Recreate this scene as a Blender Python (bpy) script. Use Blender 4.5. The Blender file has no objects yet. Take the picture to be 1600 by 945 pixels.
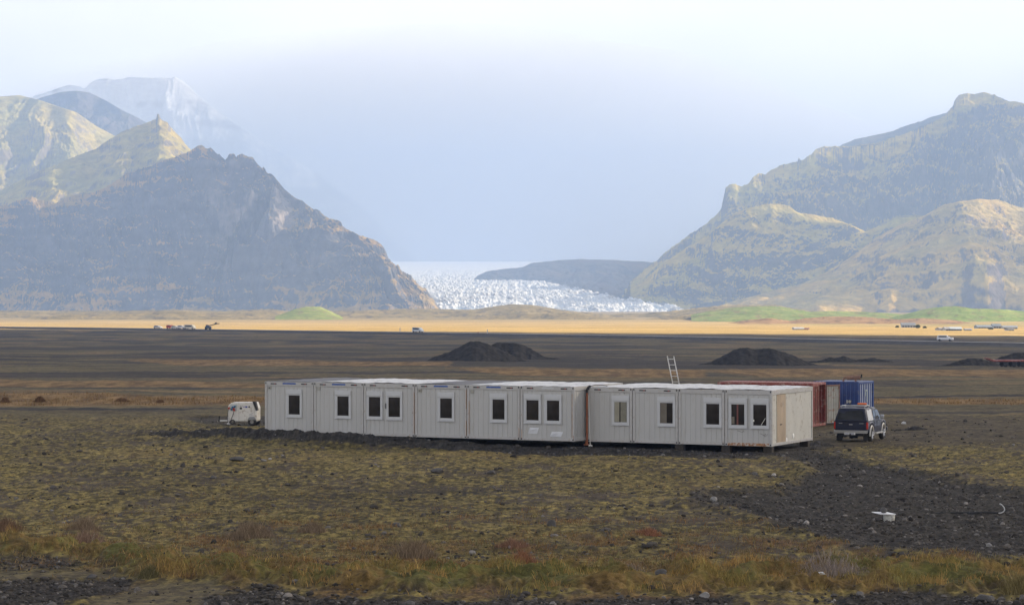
import bpy, math, random
import numpy as np
from mathutils import Vector, Matrix, Euler
R = math.radians
random.seed(7)
rng = np.random.default_rng(11)
scn = bpy.context.scene
col = scn.collection

# ------------------------------------------------------------------ camera, world, sun, exposure
CAMZ = 7.3
F = 3753.0            # focal length in 1600-wide pixels
YH = 469.5            # horizon row in the 1600x945 frame
cam_d = bpy.data.cameras.new('camera')
cam = bpy.data.objects.new('camera', cam_d); col.objects.link(cam)
cam.location = (0, 0, CAMZ); cam.rotation_euler = (R(90), 0, 0)
cam_d.sensor_width = 36; cam_d.lens = 36 * F / 1600
cam_d.shift_y = -(472.5 - YH) / 1600
cam_d.clip_start = 0.5; cam_d.clip_end = 60000
scn.camera = cam

SUN_EL, SUN_AZ = 23.0, 30.0     # azimuth: degrees ahead of due right of the view
sd = Vector((math.cos(R(SUN_EL)) * math.cos(R(SUN_AZ)), math.cos(R(SUN_EL)) * math.sin(R(SUN_AZ)), math.sin(R(SUN_EL))))
w = bpy.data.worlds.new('World'); scn.world = w; w.use_nodes = True
nt = w.node_tree; nt.nodes.clear()
out = nt.nodes.new('ShaderNodeOutputWorld'); bg = nt.nodes.new('ShaderNodeBackground')
sky = nt.nodes.new('ShaderNodeTexSky'); sky.sky_type = 'NISHITA'; sky.sun_disc = False
sky.sun_elevation = R(SUN_EL); sky.sun_rotation = R(90 - SUN_AZ)
sky.air_density = 1.0; sky.dust_density = 1.5; sky.ozone_density = 1.0
tc = nt.nodes.new('ShaderNodeTexCoord')
mp = nt.nodes.new('ShaderNodeMapping'); mp.inputs['Scale'].default_value = (1.6, 1.6, 4.0)
nz = nt.nodes.new('ShaderNodeTexNoise'); nz.inputs['Scale'].default_value = 2.2; nz.inputs['Detail'].default_value = 7; nz.inputs['Roughness'].default_value = .5
cr = nt.nodes.new('ShaderNodeValToRGB'); cr.color_ramp.elements[0].position = .30; cr.color_ramp.elements[1].position = .62
cr.color_ramp.elements[0].color = (.72, .72, .72, 1); cr.color_ramp.elements[1].color = (1, 1, 1, 1)
mx = nt.nodes.new('ShaderNodeMix'); mx.data_type = 'RGBA'
CLOUD = (14.3, 13.9, 14.2, 1)
cz = nt.nodes.new('ShaderNodeValToRGB'); cz.color_ramp.elements[0].position = .0; cz.color_ramp.elements[1].position = .62
cz.color_ramp.elements[0].color = (.80, .82, .86, 1); cz.color_ramp.elements[1].color = (.22, .225, .23, 1); e_ = cz.color_ramp.elements.new(.10); e_.color = (1, .99, .97, 1); e_ = cz.color_ramp.elements.new(.2); e_.color = (1, .99, .97, 1)
cs = nt.nodes.new('ShaderNodeVectorMath'); cs.operation = 'MULTIPLY'; cs.inputs[1].default_value = CLOUD[:3]
L = nt.links.new
L(tc.outputs['Generated'], mp.inputs['Vector']); L(mp.outputs[0], nz.inputs['Vector']); L(nz.outputs['Fac'], cr.inputs['Fac'])
sx = nt.nodes.new('ShaderNodeSeparateXYZ'); L(tc.outputs['Generated'], sx.inputs[0])
L(sx.outputs['Z'], cz.inputs['Fac']); L(cz.outputs['Color'], cs.inputs[0]); L(cs.outputs[0], mx.inputs[7]); L(cr.outputs['Color'], mx.inputs[0]); L(sky.outputs[0], mx.inputs[6]); L(mx.outputs[2], bg.inputs['Color'])
bg.inputs['Strength'].default_value = .061
L(bg.outputs[0], out.inputs['Surface'])
sl = bpy.data.lights.new('sun', 'SUN'); sl.energy = 5.0; sl.angle = R(.5); sl.color = (1, .82, .58)
so = bpy.data.objects.new('sun', sl); col.objects.link(so)
so.rotation_euler = sd.to_track_quat('Z', 'Y').to_euler(); so.location = (300, 0, 300)
vs = scn.view_settings; vs.view_transform = 'Standard'; vs.look = 'None'; vs.gamma = 1; vs.exposure = 1.06
scn.display_settings.display_device = 'sRGB'
scn.cycles.max_bounces = 5; scn.cycles.diffuse_bounces = 2; scn.cycles.glossy_bounces = 2; scn.cycles.volume_bounces = 1
scn.cycles.transparent_max_bounces = 16

# ------------------------------------------------------------------ numpy noise
def _h(i, j, s):
    n = (i.astype(np.int64) * 374761393 + j.astype(np.int64) * 668265263 + s * 1442695041) & 0xffffffff
    n = ((n ^ (n >> 13)) * 1274126177) & 0xffffffff
    n = (n ^ (n >> 16)) & 0xffffffff
    return n
def perlin(x, y, s=0):
    x = np.asarray(x, float); y = np.asarray(y, float)
    xi = np.floor(x); yi = np.floor(y); fx = x - xi; fy = y - yi
    u = fx * fx * fx * (fx * (fx * 6 - 15) + 10); v = fy * fy * fy * (fy * (fy * 6 - 15) + 10)
    def g(di, dj):
        a = _h(xi + di, yi + dj, s) / 4294967296.0 * 2 * np.pi
        return np.cos(a) * (fx - di) + np.sin(a) * (fy - dj)
    a = g(0, 0) + u * (g(1, 0) - g(0, 0)); b = g(0, 1) + u * (g(1, 1) - g(0, 1))
    return (a + v * (b - a)) * 1.4
def fbm(x, y, s=0, o=4, r=.5):
    t = 0; a = 1; n = 0; f = 1
    for k in range(o):
        t = t + a * perlin(x * f + 17.3 * k, y * f - 9.1 * k, s + k); n += a; a *= r; f *= 2.03
    return t / n
def ridged(x, y, s=0, o=4, r=.5):
    t = 0; a = 1; n = 0; f = 1
    for k in range(o):
        t = t + a * (1 - np.abs(perlin(x * f + 5.7 * k, y * f + 3.3 * k, s + k)) * 1.6); n += a; a *= r; f *= 2.07
    return t / n
def sstep(a, b, x):
    t = np.clip((x - a) / (b - a), 0, 1); return t * t * (3 - 2 * t)

# ------------------------------------------------------------------ lay of the land: the plain falls away gently with distance
HD = np.array([0, 130, 145, 200, 300, 400, 600, 745, 930, 1165, 1300, 2000, 2500, 3500, 5000, 9000, 14000, 30000], float)
HH = np.array([7.3, 7.3, 7.55, 8.1, 9.2, 10.2, 12, 13.1, 13.6, 14.2, 15, 20.5, 23, 25.5, 27.5, 30, 32, 34])
def Hof(D): return np.interp(D, HD, HH)
_D = np.geomspace(20, 14000, 6000); _PY = YH + F * Hof(_D) / _D
def rowof(D): return np.interp(D, _D, _PY)
def dist(py): return float(np.interp(-py, -_PY, _D))
def at(px, py):
    D = dist(py); return Vector(((px - 800) / F * D, D, CAMZ - float(Hof(D))))
def at_D(px, D): return Vector(((px - 800) / F * D, D, CAMZ - float(Hof(D))))

# cabin row frame (fitted)
TH = 26.03; CO, SI = math.cos(R(TH)), math.sin(R(TH))
P0 = Vector((-13.02, 126.52, 0)); U = Vector((CO, -SI, 0)); N = Vector((SI, CO, 0))
W1, W2 = 2.99, 2.435
Q0 = P0 + U * (W1 * 6 + .09) + N * 1.35

def poly_mask(pts, px, py, soft=4, jit=0, ys=3.0):
    """1 inside the polygon (rows stretched ys times), soft edge"""
    x = px; y = py * ys
    P = np.array(pts, float); P[:, 1] *= ys
    inside = np.zeros(np.shape(x), bool); d = np.full(np.shape(x), 1e9)
    n = len(P)
    for i in range(n):
        x1, y1 = P[i]; x2, y2 = P[(i + 1) % n]
        c = ((y1 > y) != (y2 > y)) & (x < (x2 - x1) * (y - y1) / ((y2 - y1) + 1e-12) + x1); inside ^= c
        t = np.clip(((x - x1) * (x2 - x1) + (y - y1) * (y2 - y1)) / ((x2 - x1) ** 2 + (y2 - y1) ** 2 + 1e-9), 0, 1)
        d = np.minimum(d, np.hypot(x - x1 - t * (x2 - x1), y - y1 - t * (y2 - y1)))
    sdv = np.where(inside, d, -d) + jit
    return sstep(-soft, soft, sdv)

G_BERM = [(232, 673), (300, 666), (420, 664), (900, 684), (1215, 694), (1290, 686), (1300, 697), (1260, 712), (1190, 712), (900, 712), (740, 703), (640, 694), (500, 689), (330, 685)]
G_PATH = [(1150, 702), (1260, 700), (1330, 722), (1420, 735), (1480, 752), (1600, 770), (1700, 775), (1700, 885), (1600, 880), (1480, 872), (1330, 855), (1230, 830), (1150, 800), (1065, 787), (1120, 772), (1210, 768), (1265, 745), (1255, 728)]
G_YARD = [(1262, 700), (1250, 660), (1420, 650), (1700, 655), (1700, 690), (1500, 697), (1330, 700)]
G_BL = [(-100, 915), (60, 905), (215, 904), (190, 925), (110, 938), (60, 960), (-100, 960)]
G_BL2 = [(-100, 872), (120, 876), (135, 890), (20, 893), (-100, 893)]
G_BB = [(330, 931), (420, 918), (470, 930), (620, 940), (1000, 937), (1130, 930), (1160, 960), (300, 960)]
G_BR = [(1310, 932), (1420, 925), (1560, 938), (1700, 938), (1700, 970), (1290, 960)]
G_TRK = [(280, 655), (345, 641), (420, 640), (420, 668), (330, 665)]
B_MUD = [(-100, 893), (150, 893), (200, 902), (60, 906), (-100, 915)]
B_MUD2 = [(215, 912), (330, 908), (360, 925), (330, 960), (90, 960), (150, 930)]
B_GRASS = [(-120, 858), (200, 862), (330, 880), (520, 893), (800, 893), (1100, 893), (1300, 890), (1700, 895), (1700, 930), (1300, 925), (1000, 925), (600, 925), (420, 910), (300, 900), (200, 895), (140, 872), (-120, 872)]
F_BROWN = [[(-150, 616), (120, 616), (300, 620), (440, 620), (700, 622), (700, 630), (430, 634), (200, 633), (-150, 632)],
           [(205, 563), (330, 562), (700, 567), (700, 571), (300, 571)],
           [(1330, 622), (1500, 623), (1750, 626), (1750, 632), (1350, 632)],
           [(1080, 578), (1300, 576), (1750, 580), (1750, 588), (1200, 587)],
           [(-100, 594), (260, 596), (420, 601), (420, 606), (-100, 600)],
           [(700, 575), (1100, 578), (1100, 590), (800, 586)]]
F_DARK = [[(-150, 582), (200, 582), (420, 585), (420, 590), (-150, 591)], [(80, 555), (380, 555), (700, 560), (700, 565), (240, 561), (80, 559)],
          [(540, 560), (680, 556), (900, 560), (1180, 566), (1300, 570), (1300, 574), (1000, 576), (600, 572)],
          [(-150, 543), (230, 542), (600, 545), (600, 547), (-150, 547)], [(300, 549), (640, 552), (640, 555), (330, 553)],
          [(1280, 556), (1450, 562), (1750, 572), (1750, 577), (1300, 568)], [(-100, 597), (200, 600), (240, 604), (-100, 604)],
          [(160, 531), (420, 533), (420, 535), (160, 534)], [(820, 540), (1000, 543), (1000, 546), (860, 545)]]

def ground_fields(X, Y):
    """gravel, bare, tall-grass, heather and hummock masks + z"""
    px = 800 + F * X / np.maximum(Y, 5); py = rowof(Y)
    shape = np.shape(X); near = Y < 160
    gravel = np.zeros(shape); yard = np.zeros(shape); mud = np.zeros(shape); grass = np.zeros(shape)
    n = near
    if n.any():
        xs, ys, a, b = X[n], Y[n], px[n], py[n]
        j = fbm(xs * .8, ys * .45, 3, 4) * 22 + fbm(xs * 4, ys * 2, 5, 2) * 9
        lx = (xs - P0.x) * U.x + (ys - P0.y) * U.y; ly = (xs - P0.x) * N.x + (ys - P0.y) * N.y; jj = j * .03
        fr_ = np.interp(lx, [-8, -6, 0, 9, 12.7, 18, 23, 28, 31], [-1.3, -2.0, -2.4, -2.3, -3.8, -5.4, -5.0, -4.6, -3.0]); bk_ = np.interp(lx, [-8, -1, 0, 28, 29], [.3, .6, 9, 9, 7.5])
        bm = sstep(-.35, .35, ly - fr_ + jj) * sstep(-.35, .35, bk_ - ly + jj) * sstep(-7.6, -5.8, lx + jj * 2) * (1 - sstep(28.6, 30, lx + jj * 2))
        g = np.maximum.reduce([bm, poly_mask(G_PATH, a, b, 16, j * 1.4), poly_mask(G_BL, a, b, 10, j), poly_mask(G_BL2, a, b, 10, j) * .7, poly_mask(G_BB, a, b, 10, j), poly_mask(G_BR, a, b, 10, j), poly_mask(G_TRK, a, b, 6, j * .4) * .8])
        gravel[n] = g
        yard[n] = poly_mask(G_YARD, a, b, 18, j)
        mud[n] = np.maximum(poly_mask(B_MUD, a, b, 8, j), poly_mask(B_MUD2, a, b, 8, j)) * (1 - g)
        grass[n] = poly_mask(B_GRASS, a, b, 20, j * 1.9 + fbm(xs * .25, ys * .2, 7, 3) * 34) * (1 - g)
    z = CAMZ - Hof(Y)
    if n.any():
        xs, ys, a, b = X[n], Y[n], px[n], py[n]
        g = gravel[n]; zz = 0
        zz = zz + fbm(xs * .12, ys * .08, 21, 3) * .22 * sstep(50, 75, ys)
        moss = (1 - g) * (1 - mud[n]) * (1 - .7 * yard[n])
        zz = zz + moss * (fbm(xs * .5, ys * .4, 31, 4, .6) * .17 + ridged(xs * 1.3, ys * 1.6, 37, 5, .7) * .07 + np.abs(fbm(xs * 5, ys * 5, 39, 3, .7)) * .05)
        zz = zz + g * (fbm(xs * 1.1, ys * .8, 41, 4) * .14 + fbm(xs * 7, ys * 6, 43, 2) * .05)
        zz = zz + yard[n] * fbm(xs * 3, ys * 2, 45, 3) * .03
        # grassy hummocks
        hm = np.clip(ridged(xs * .42, ys * .33, 51, 2) - .55, 0, 1)
        zz = zz + grass[n] * hm * .75
        # hollow behind the hummocks: the ground drops between grass bank and gravel
        zz = zz + grass[n] * .12
        # berm in front of the cabins
        lx = (xs - P0.x) * U.x + (ys - P0.y) * U.y; ly = (xs - P0.x) * N.x + (ys - P0.y) * N.y
        prof = np.interp(lx, [-9, -6.5, -4, -1, 0, 3, 7, 10, 13, 16, 19, 30], [0, .34, .45, .55, .58, .58, .50, .38, .22, .14, .12, .05])
        ridge = np.where(ly > -1.0, np.exp(-((ly + 1.0) / .55) ** 2), np.exp(-((ly + 1.0) / 1.15) ** 2))
        zz = zz + prof * ridge * (1 + .35 * fbm(xs * 1.6, ys * 1.6, 61, 3))
        # pits / lips of the dug patch on the right
        e = poly_mask(G_PATH, a, b, 26, fbm(xs * .5, ys * .3, 3, 3) * 20)
        zz = zz + e * (1 - e) * 4 * .14 * (ys < 112)
        keep = np.ones(xs.shape)
        inside = ((lx > -.5) & (lx < 18.2) & (ly > -.3) & (ly < 6.6)) | ((lx > 17.6) & (lx < 28.3) & (ly > .9) & (ly < 8)); keep[inside] = 0
        zz = np.where(inside, np.minimum(zz, .02), zz)
        z = z.copy(); z[n] = z[n] + zz
    far = ~near
    if far.any():
        xs, ys = X[far], Y[far]
        z = z.copy(); z[far] += fbm(xs * .05, ys * .03, 71, 3) * .35 + fbm(xs * .6, ys * .25, 73, 3) * .12 * (ys < 500)
    # the photographer's knoll
    k = 1 - sstep(4, 42, Y); z = z + k * 5.2 * (np.abs(X) < 1e9)
    return px, py, gravel, yard, mud, grass, z
def gz(x, y):
    return float(ground_fields(np.array([float(x)]), np.array([float(y)]))[6][0])

# ------------------------------------------------------------------ materials
def new_mat(name):
    m = bpy.data.materials.new(name); m.use_nodes = True
    return m, m.node_tree, m.node_tree.nodes['Principled BSDF']
def M(name, rgb, rough=.6, metal=0, var=.12, scale=3.0, bump=0, bscale=40, spec=None, dirt=None, emit=None, zs=1):
    m, t, b = new_mat(name); ln = t.links.new
    b.inputs['Roughness'].default_value = rough; b.inputs['Metallic'].default_value = metal
    if spec is not None: b.inputs['Specular IOR Level'].default_value = spec
    tcn = t.nodes.new('ShaderNodeTexCoord'); mpn = t.nodes.new('ShaderNodeMapping'); mpn.inputs['Scale'].default_value = (1, 1, zs)
    ln(tcn.outputs['Object'], mpn.inputs[0])
    n = t.nodes.new('ShaderNodeTexNoise'); n.inputs['Scale'].default_value = scale; n.inputs['Detail'].default_value = 6
    r = t.nodes.new('ShaderNodeValToRGB'); ln(mpn.outputs[0], n.inputs['Vector']); ln(n.outputs['Fac'], r.inputs['Fac'])
    r.color_ramp.elements[0].position = .3; r.color_ramp.elements[1].position = .7
    r.color_ramp.elements[0].color = (*[c * (1 - var) for c in rgb], 1); r.color_ramp.elements[1].color = (*[min(1, c * (1 + var)) for c in rgb], 1)
    src = r.outputs['Color']
    if dirt:
        dc, amt = dirt
        n2 = t.nodes.new('ShaderNodeTexNoise'); n2.inputs['Scale'].default_value = scale * 2.3; n2.inputs['Detail'].default_value = 8; n2.inputs['Roughness'].default_value = .7
        ln(mpn.outputs[0], n2.inputs['Vector'])
        r2 = t.nodes.new('ShaderNodeValToRGB'); r2.color_ramp.elements[0].position = .62 - amt * .3; r2.color_ramp.elements[1].position = .72 - amt * .2
        ln(n2.outputs['Fac'], r2.inputs['Fac'])
        mm = t.nodes.new('ShaderNodeMix'); mm.data_type = 'RGBA'; mm.inputs[7].default_value = (*dc, 1)
        ln(r2.outputs['Color'], mm.inputs[0]); ln(src, mm.inputs[6]); src = mm.outputs[2]
    ln(src, b.inputs['Base Color'])
    if bump:
        n3 = t.nodes.new('ShaderNodeTexNoise'); n3.inputs['Scale'].default_value = bscale; n3.inputs['Detail'].default_value = 4
        bp = t.nodes.new('ShaderNodeBump'); bp.inputs['Strength'].default_value = bump; bp.inputs['Distance'].default_value = .02
        ln(tcn.outputs['Object'], n3.inputs['Vector']); ln(n3.outputs['Fac'], bp.inputs['Height']); ln(bp.outputs[0], b.inputs['Normal'])
    return m
def attr_mat(name, rough=.95, scale=8, var=.35, bump=.6, bdist=.05, bscale=None, spec=.15, ascale=(1, 1, 1)):
    """base colour from the mesh's own material map, broken up by noise"""
    m, t, b = new_mat(name); ln = t.links.new
    b.inputs['Roughness'].default_value = rough; b.inputs['Specular IOR Level'].default_value = spec
    a = t.nodes.new('ShaderNodeAttribute'); a.attribute_name = 'tint'
    tcn = t.nodes.new('ShaderNodeTexCoord'); mpn = t.nodes.new('ShaderNodeMapping'); mpn.inputs['Scale'].default_value = ascale
    ln(tcn.outputs['Object'], mpn.inputs[0])
    n = t.nodes.new('ShaderNodeTexNoise'); n.inputs['Scale'].default_value = scale; n.inputs['Detail'].default_value = 8; n.inputs['Roughness'].default_value = .65
    ln(mpn.outputs[0], n.inputs['Vector'])
    mr = t.nodes.new('ShaderNodeMapRange'); mr.inputs['From Min'].default_value = .3; mr.inputs['From Max'].default_value = .7
    mr.inputs['To Min'].default_value = 1 - var; mr.inputs['To Max'].default_value = 1 + var
    ln(n.outputs['Fac'], mr.inputs['Value'])
    vm = t.nodes.new('ShaderNodeVectorMath'); vm.operation = 'SCALE'; ln(a.outputs['Color'], vm.inputs[0]); ln(mr.outputs[0], vm.inputs['Scale'])
    ln(vm.outputs[0], b.inputs['Base Color'])
    if bump:
        n3 = t.nodes.new('ShaderNodeTexNoise'); n3.inputs['Scale'].default_value = bscale or scale; n3.inputs['Detail'].default_value = 6; n3.inputs['Roughness'].default_value = .6
        ln(mpn.outputs[0], n3.inputs['Vector'])
        bp = t.nodes.new('ShaderNodeBump'); bp.inputs['Strength'].default_value = bump; bp.inputs['Distance'].default_value = bdist
        ln(n3.outputs['Fac'], bp.inputs['Height']); ln(bp.outputs[0], b.inputs['Normal'])
    return m

# ------------------------------------------------------------------ mesh helpers
def tag(o, label=None, cat=None, group=None, kind=None):
    if label: o['label'] = label
    if cat: o['category'] = cat
    if group: o['group'] = group
    if kind: o['kind'] = kind
    return o
def thing(name, label, cat, loc=(0, 0, 0), rz=0, group=None):
    o = bpy.data.objects.new(name, None); col.objects.link(o); o.empty_display_size = .3
    o.location = loc; o.rotation_euler = (0, 0, rz); return tag(o, label, cat, group)
def np_mesh(name, V, Fq, mat, tint=None, parent=None, smooth=True, quads=True):
    me = bpy.data.meshes.new(name); V = np.asarray(V, np.float32); Fq = np.asarray(Fq, np.int32)
    k = Fq.shape[1]
    me.vertices.add(len(V)); me.vertices.foreach_set('co', V.ravel())
    me.loops.add(Fq.size); me.loops.foreach_set('vertex_index', Fq.ravel())
    me.polygons.add(len(Fq)); me.polygons.foreach_set('loop_start', np.arange(0, Fq.size, k, dtype=np.int32))
    me.polygons.foreach_set('loop_total', np.full(len(Fq), k, np.int32))
    me.polygons.foreach_set('use_smooth', np.full(len(Fq), smooth, bool))
    if tint is not None:
        ca = me.color_attributes.new('tint', 'FLOAT_COLOR', 'POINT')
        c = np.ones((len(V), 4), np.float32); c[:, :3] = tint; ca.data.foreach_set('color', c.ravel())
    me.update(calc_edges=True); me.validate()
    if mat: me.materials.append(mat)
    o = bpy.data.objects.new(name, me); col.objects.link(o)
    if parent: o.parent = parent
    return o
def grid_faces(nr, nc):
    i = np.arange(nr - 1)[:, None] * nc + np.arange(nc - 1)[None, :]
    return np.stack([i, i + 1, i + nc + 1, i + nc], -1).reshape(-1, 4)

PIECES = {'corner_hole', 'rail_slot', 'rail_mark', 'mud_flap', 'dent', 'repair_patch', 'badge', 'door_seam', 'door_handle', 'light_bar_mount', 'rust_stain', 'panel_seam', 'gauge', 'leg', 'lamp_face', 'lock_gear'}
class MB:
    def __init__(s): s.v = []; s.f = []; s.c = []
    def add(s, vs, fs):
        b = len(s.v); s.c.append((b, len(s.f), len(vs), len(fs))); s.v += [tuple(v) for v in vs]; s.f += [tuple(i + b for i in f) for f in fs]; return s
    def box(s, x0, x1, y0, y1, z0, z1, mtx=None):
        vs = [Vector(p) for p in [(x0, y0, z0), (x1, y0, z0), (x1, y1, z0), (x0, y1, z0), (x0, y0, z1), (x1, y0, z1), (x1, y1, z1), (x0, y1, z1)]]
        if mtx is not None: vs = [mtx @ v for v in vs]
        return s.add(vs, [(0, 3, 2, 1), (4, 5, 6, 7), (0, 1, 5, 4), (1, 2, 6, 5), (2, 3, 7, 6), (3, 0, 4, 7)])
    def cyl(s, p0, p1, r0, r1=None, n=10, caps=True):
        if r1 is None: r1 = r0
        p0 = Vector(p0); p1 = Vector(p1); q = (p1 - p0).to_track_quat('Z', 'Y'); vs = []
        for p, r in ((p0, r0), (p1, r1)):
            for k in range(n):
                a = 2 * math.pi * k / n; vs.append(p + q @ Vector((r * math.cos(a), r * math.sin(a), 0)))
        fs = [(k, (k + 1) % n, n + (k + 1) % n, n + k) for k in range(n)]
        if caps: fs += [tuple(range(n))[::-1], tuple(range(n, 2 * n))]
        return s.add(vs, fs)
    def tube(s, pts, r, n=6):
        for a, b in zip(pts[:-1], pts[1:]): s.cyl(a, b, r, r, n)
        return s
    def ring(s, c, axis, R1, r, n=24, m=8, a0=0, a1=2 * math.pi):
        """torus (arc) round an axis through c"""
        q = Vector(axis).to_track_quat('Z', 'Y'); c = Vector(c); vs = []; full = abs(a1 - a0 - 2 * math.pi) < 1e-6
        nn = n if full else n + 1
        for i in range(nn):
            a = a0 + (a1 - a0) * i / n
            for j in range(m):
                b = 2 * math.pi * j / m; rr = R1 + r[0] * math.cos(b) if isinstance(r, tuple) else R1 + r * math.cos(b)
                zz = (r[1] if isinstance(r, tuple) else r) * math.sin(b)
                vs.append(c + q @ Vector((rr * math.cos(a), rr * math.sin(a), zz)))
        fs = []
        for i in range(n):
            i2 = (i + 1) % nn
            for j in range(m): fs.append((i * m + j, i2 * m + j, i2 * m + (j + 1) % m, i * m + (j + 1) % m))
        return s.add(vs, fs)
    def prism(s, pts, y0, y1, f=lambda x, y, z: (x, y, z)):
        """polygon in (x,z) pushed along y"""
        n = len(pts); vs = [f(p[0], y0, p[1]) for p in pts] + [f(p[0], y1, p[1]) for p in pts]
        return s.add(vs, [tuple(range(n)), tuple(range(n, 2 * n))[::-1]] + [(k, n + k, n + (k + 1) % n, (k + 1) % n) for k in range(n)])
    def build(s, name, mat, parent=None, smooth=False, bevel=0, seg=2):
        if name in PIECES and len(s.c) > 1:            # each piece a part of its own
            os_ = []
            for (b, fb, nv, nf) in s.c:
                q = MB(); q.add(s.v[b:b + nv], [tuple(i - b for i in f) for f in s.f[fb:fb + nf]]); os_.append(q.build(name, mat, parent, smooth, bevel, seg))
            return os_[0]
        me = bpy.data.meshes.new(name); me.from_pydata(s.v, [], s.f); me.update()
        me.materials.append(mat)
        if smooth:
            for p in me.polygons: p.use_smooth = True
        o = bpy.data.objects.new(name, me); col.objects.link(o)
        if parent: o.parent = parent
        if bevel:
            b = o.modifiers.new('b', 'BEVEL'); b.width = bevel; b.segments = seg; b.limit_method = 'ANGLE'; b.angle_limit = R(35)
        return o
def corr(mb, a, b, z0, z1, nrm, pitch, depth, fl=.5, trap=.2):
    """vertical ribbed sheet from point a to b (2D), ribs pushed along -nrm"""
    a = Vector(a); b = Vector(b); Ln = (b - a).length; d = (b - a) / Ln; n = max(1, round(Ln / pitch)); p = Ln / n
    prof = []
    for k in range(n):
        x = k * p; prof += [(x, 0), (x + p * fl, 0), (x + p * (fl + trap), -depth), (x + p * (1 - trap * .5), -depth)]
    prof.append((Ln, 0)); nr = Vector(nrm)
    vs = []
    for z in (z0, z1):
        for (x, o) in prof:
            q = a + d * x + nr * o; vs.append((q.x, q.y, z))
    m = len(prof)
    mb.add(vs, [(i, i + 1, m + i + 1, m + i) for i in range(m - 1)])
    return mb

# ------------------------------------------------------------------ ground sheet
def build_ground():
    c_main = np.linspace(-.238, .238, 880)
    c_l = -np.geomspace(.24, 2.2, 26)[::-1]; c_r = np.geomspace(.24, 2.2, 26)
    tx = np.concatenate([c_l, c_main, c_r])
    rows = [np.linspace(-60, 38, 26), np.linspace(40, 52, 22)]
    q = np.linspace(1 / 53.0, 1 / 140.0, 640); rows.append(1 / q)
    q = np.linspace(1 / 140.4, 1 / 1300.0, 330); rows.append(1 / q)
    rows.append(np.geomspace(1310, 15400, 160))
    ys = np.concatenate(rows)
    Y = np.repeat(ys[:, None], len(tx), 1); X = tx[None, :] * np.maximum(Y, 12 + np.abs(Y) * .3)
    Xf, Yf = X.ravel(), Y.ravel()
    px, py, g, yard, mud, grass, z = ground_fields(Xf, Yf)
    def c(*a): return np.array(a)
    def mixc(A, B, t): return A * (1 - t[:, None]) + B * t[:, None]
    n1 = fbm(Xf * .35, Yf * .22, 101, 4); n2 = fbm(Xf * 3.2, Yf * 1.8, 103, 4); n3 = fbm(Xf * .09, Yf * .05, 105, 4); n4 = fbm(Xf * 9, Yf * 5, 109, 2)
    one = np.ones(len(Xf))
    moss = mixc(c(.072, .058, .024) * one[:, None], c(.270, .210, .070) * one[:, None], sstep(-.3, .4, n2 + n4 * .6))
    soil = mixc(c(.045, .042, .040) * one[:, None], c(.085, .068, .050) * one[:, None], sstep(-.3, .3, n1))
    base = mixc(moss, soil, sstep(-.08, .34, -n2 * .7 + n4 * .6 + n1 * .7 - n3 * .5))
    base = mixc(base, c(.26, .20, .075) * one[:, None], sstep(.15, .4, fbm(Xf * .8, Yf * .5, 151, 4) + n4 * .3) * .5)
    # heather / dwarf shrubs, redder in the nearest fifth
    nearf = 1 - sstep(68, 92, Yf)
    hth = sstep(.12, .5, fbm(Xf * .6, Yf * .4, 111, 4) + nearf * .38 - .12) * nearf
    base = mixc(base, mixc(c(.120, .072, .040) * one[:, None], c(.19, .105, .045) * one[:, None], sstep(-.3, .3, n4 + n2)), hth * .6)
    base = base * (1 + .55 * fbm(Xf / 11., Yf / 17., 161, 4, .6) * (1 - sstep(120, 170, Yf)))[:, None]
    # faded straw patches
    base = mixc(base, c(.25, .165, .075) * one[:, None], sstep(.18, .5, n3) * .35 * sstep(60, 150, Yf))
    # middle distance: streaks of black sand, olive moss and straw
    lY = np.log(np.maximum(Yf, 1))
    far = sstep(138, 175, Yf)
    s1 = fbm(Xf / 38., lY * 17, 121, 4, .6); s2 = fbm(Xf / 90., lY * 30, 123, 4, .6); s3 = fbm(Xf / 20., lY * 60, 125, 3, .6)
    olive = mixc(c(.095, .076, .043) * one[:, None], c(.150, .120, .060) * one[:, None], sstep(-.3, .3, s3 + n2 * .4))
    sand = mixc(c(.036, .032, .030) * one[:, None], c(.060, .051, .043) * one[:, None], sstep(-.3, .3, s3))
    dn = sstep(180, 420, Yf)
    mid = mixc(olive, sand, sstep(-.05, .22, s1 + s2 * .6 + dn * .10 - .08))
    mid = mixc(mid, mixc(c(.20, .13, .060) * one[:, None], c(.27, .18, .085) * one[:, None], sstep(-.3, .3, n4 + s3)), sstep(.18, .38, s2 - s1 * .5) * .7)
    base = mixc(base, mid, far)
    jn = fbm(Xf / 14., lY * 40, 127, 3) * 8
    for P in F_DARK: base = mixc(base, sand, poly_mask(P, px, py, 5, jn, 3.5) * .85)
    brown = mixc(c(.145, .088, .038) * one[:, None], c(.27, .17, .070) * one[:, None], sstep(-.3, .3, fbm(Xf * .5, Yf * .08, 131, 3) + n4 * .3))
    for P in F_BROWN: base = mixc(base, brown, poly_mask(P, px, py, 6, jn + 3, 3.5))
    # near materials
    gm = mixc(c(.032, .030, .029) * one[:, None], c(.066, .060, .055) * one[:, None], sstep(-.2, .4, n4 + n2 * .5))
    base = mixc(base, mixc(c(.060, .048, .035) * one[:, None], c(.105, .083, .052) * one[:, None], sstep(-.3, .3, n2 + n1)), yard * .85)
    base = mixc(base, mixc(c(.17, .110, .035) * one[:, None], c(.115, .11, .03) * one[:, None], sstep(-.15, .25, n1 + n2 * .4)), grass * .9)
    base = mixc(base, mixc(c(.085, .07, .045) * one[:, None], c(.14, .115, .06) * one[:, None], sstep(-.3, .3, n2 + n4 * .4)), mud * .9)
    base = mixc(base, gm, g * .95)
    # beyond the road: golden grass plain
    edge = -.67 * Xf + 1035
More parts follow.
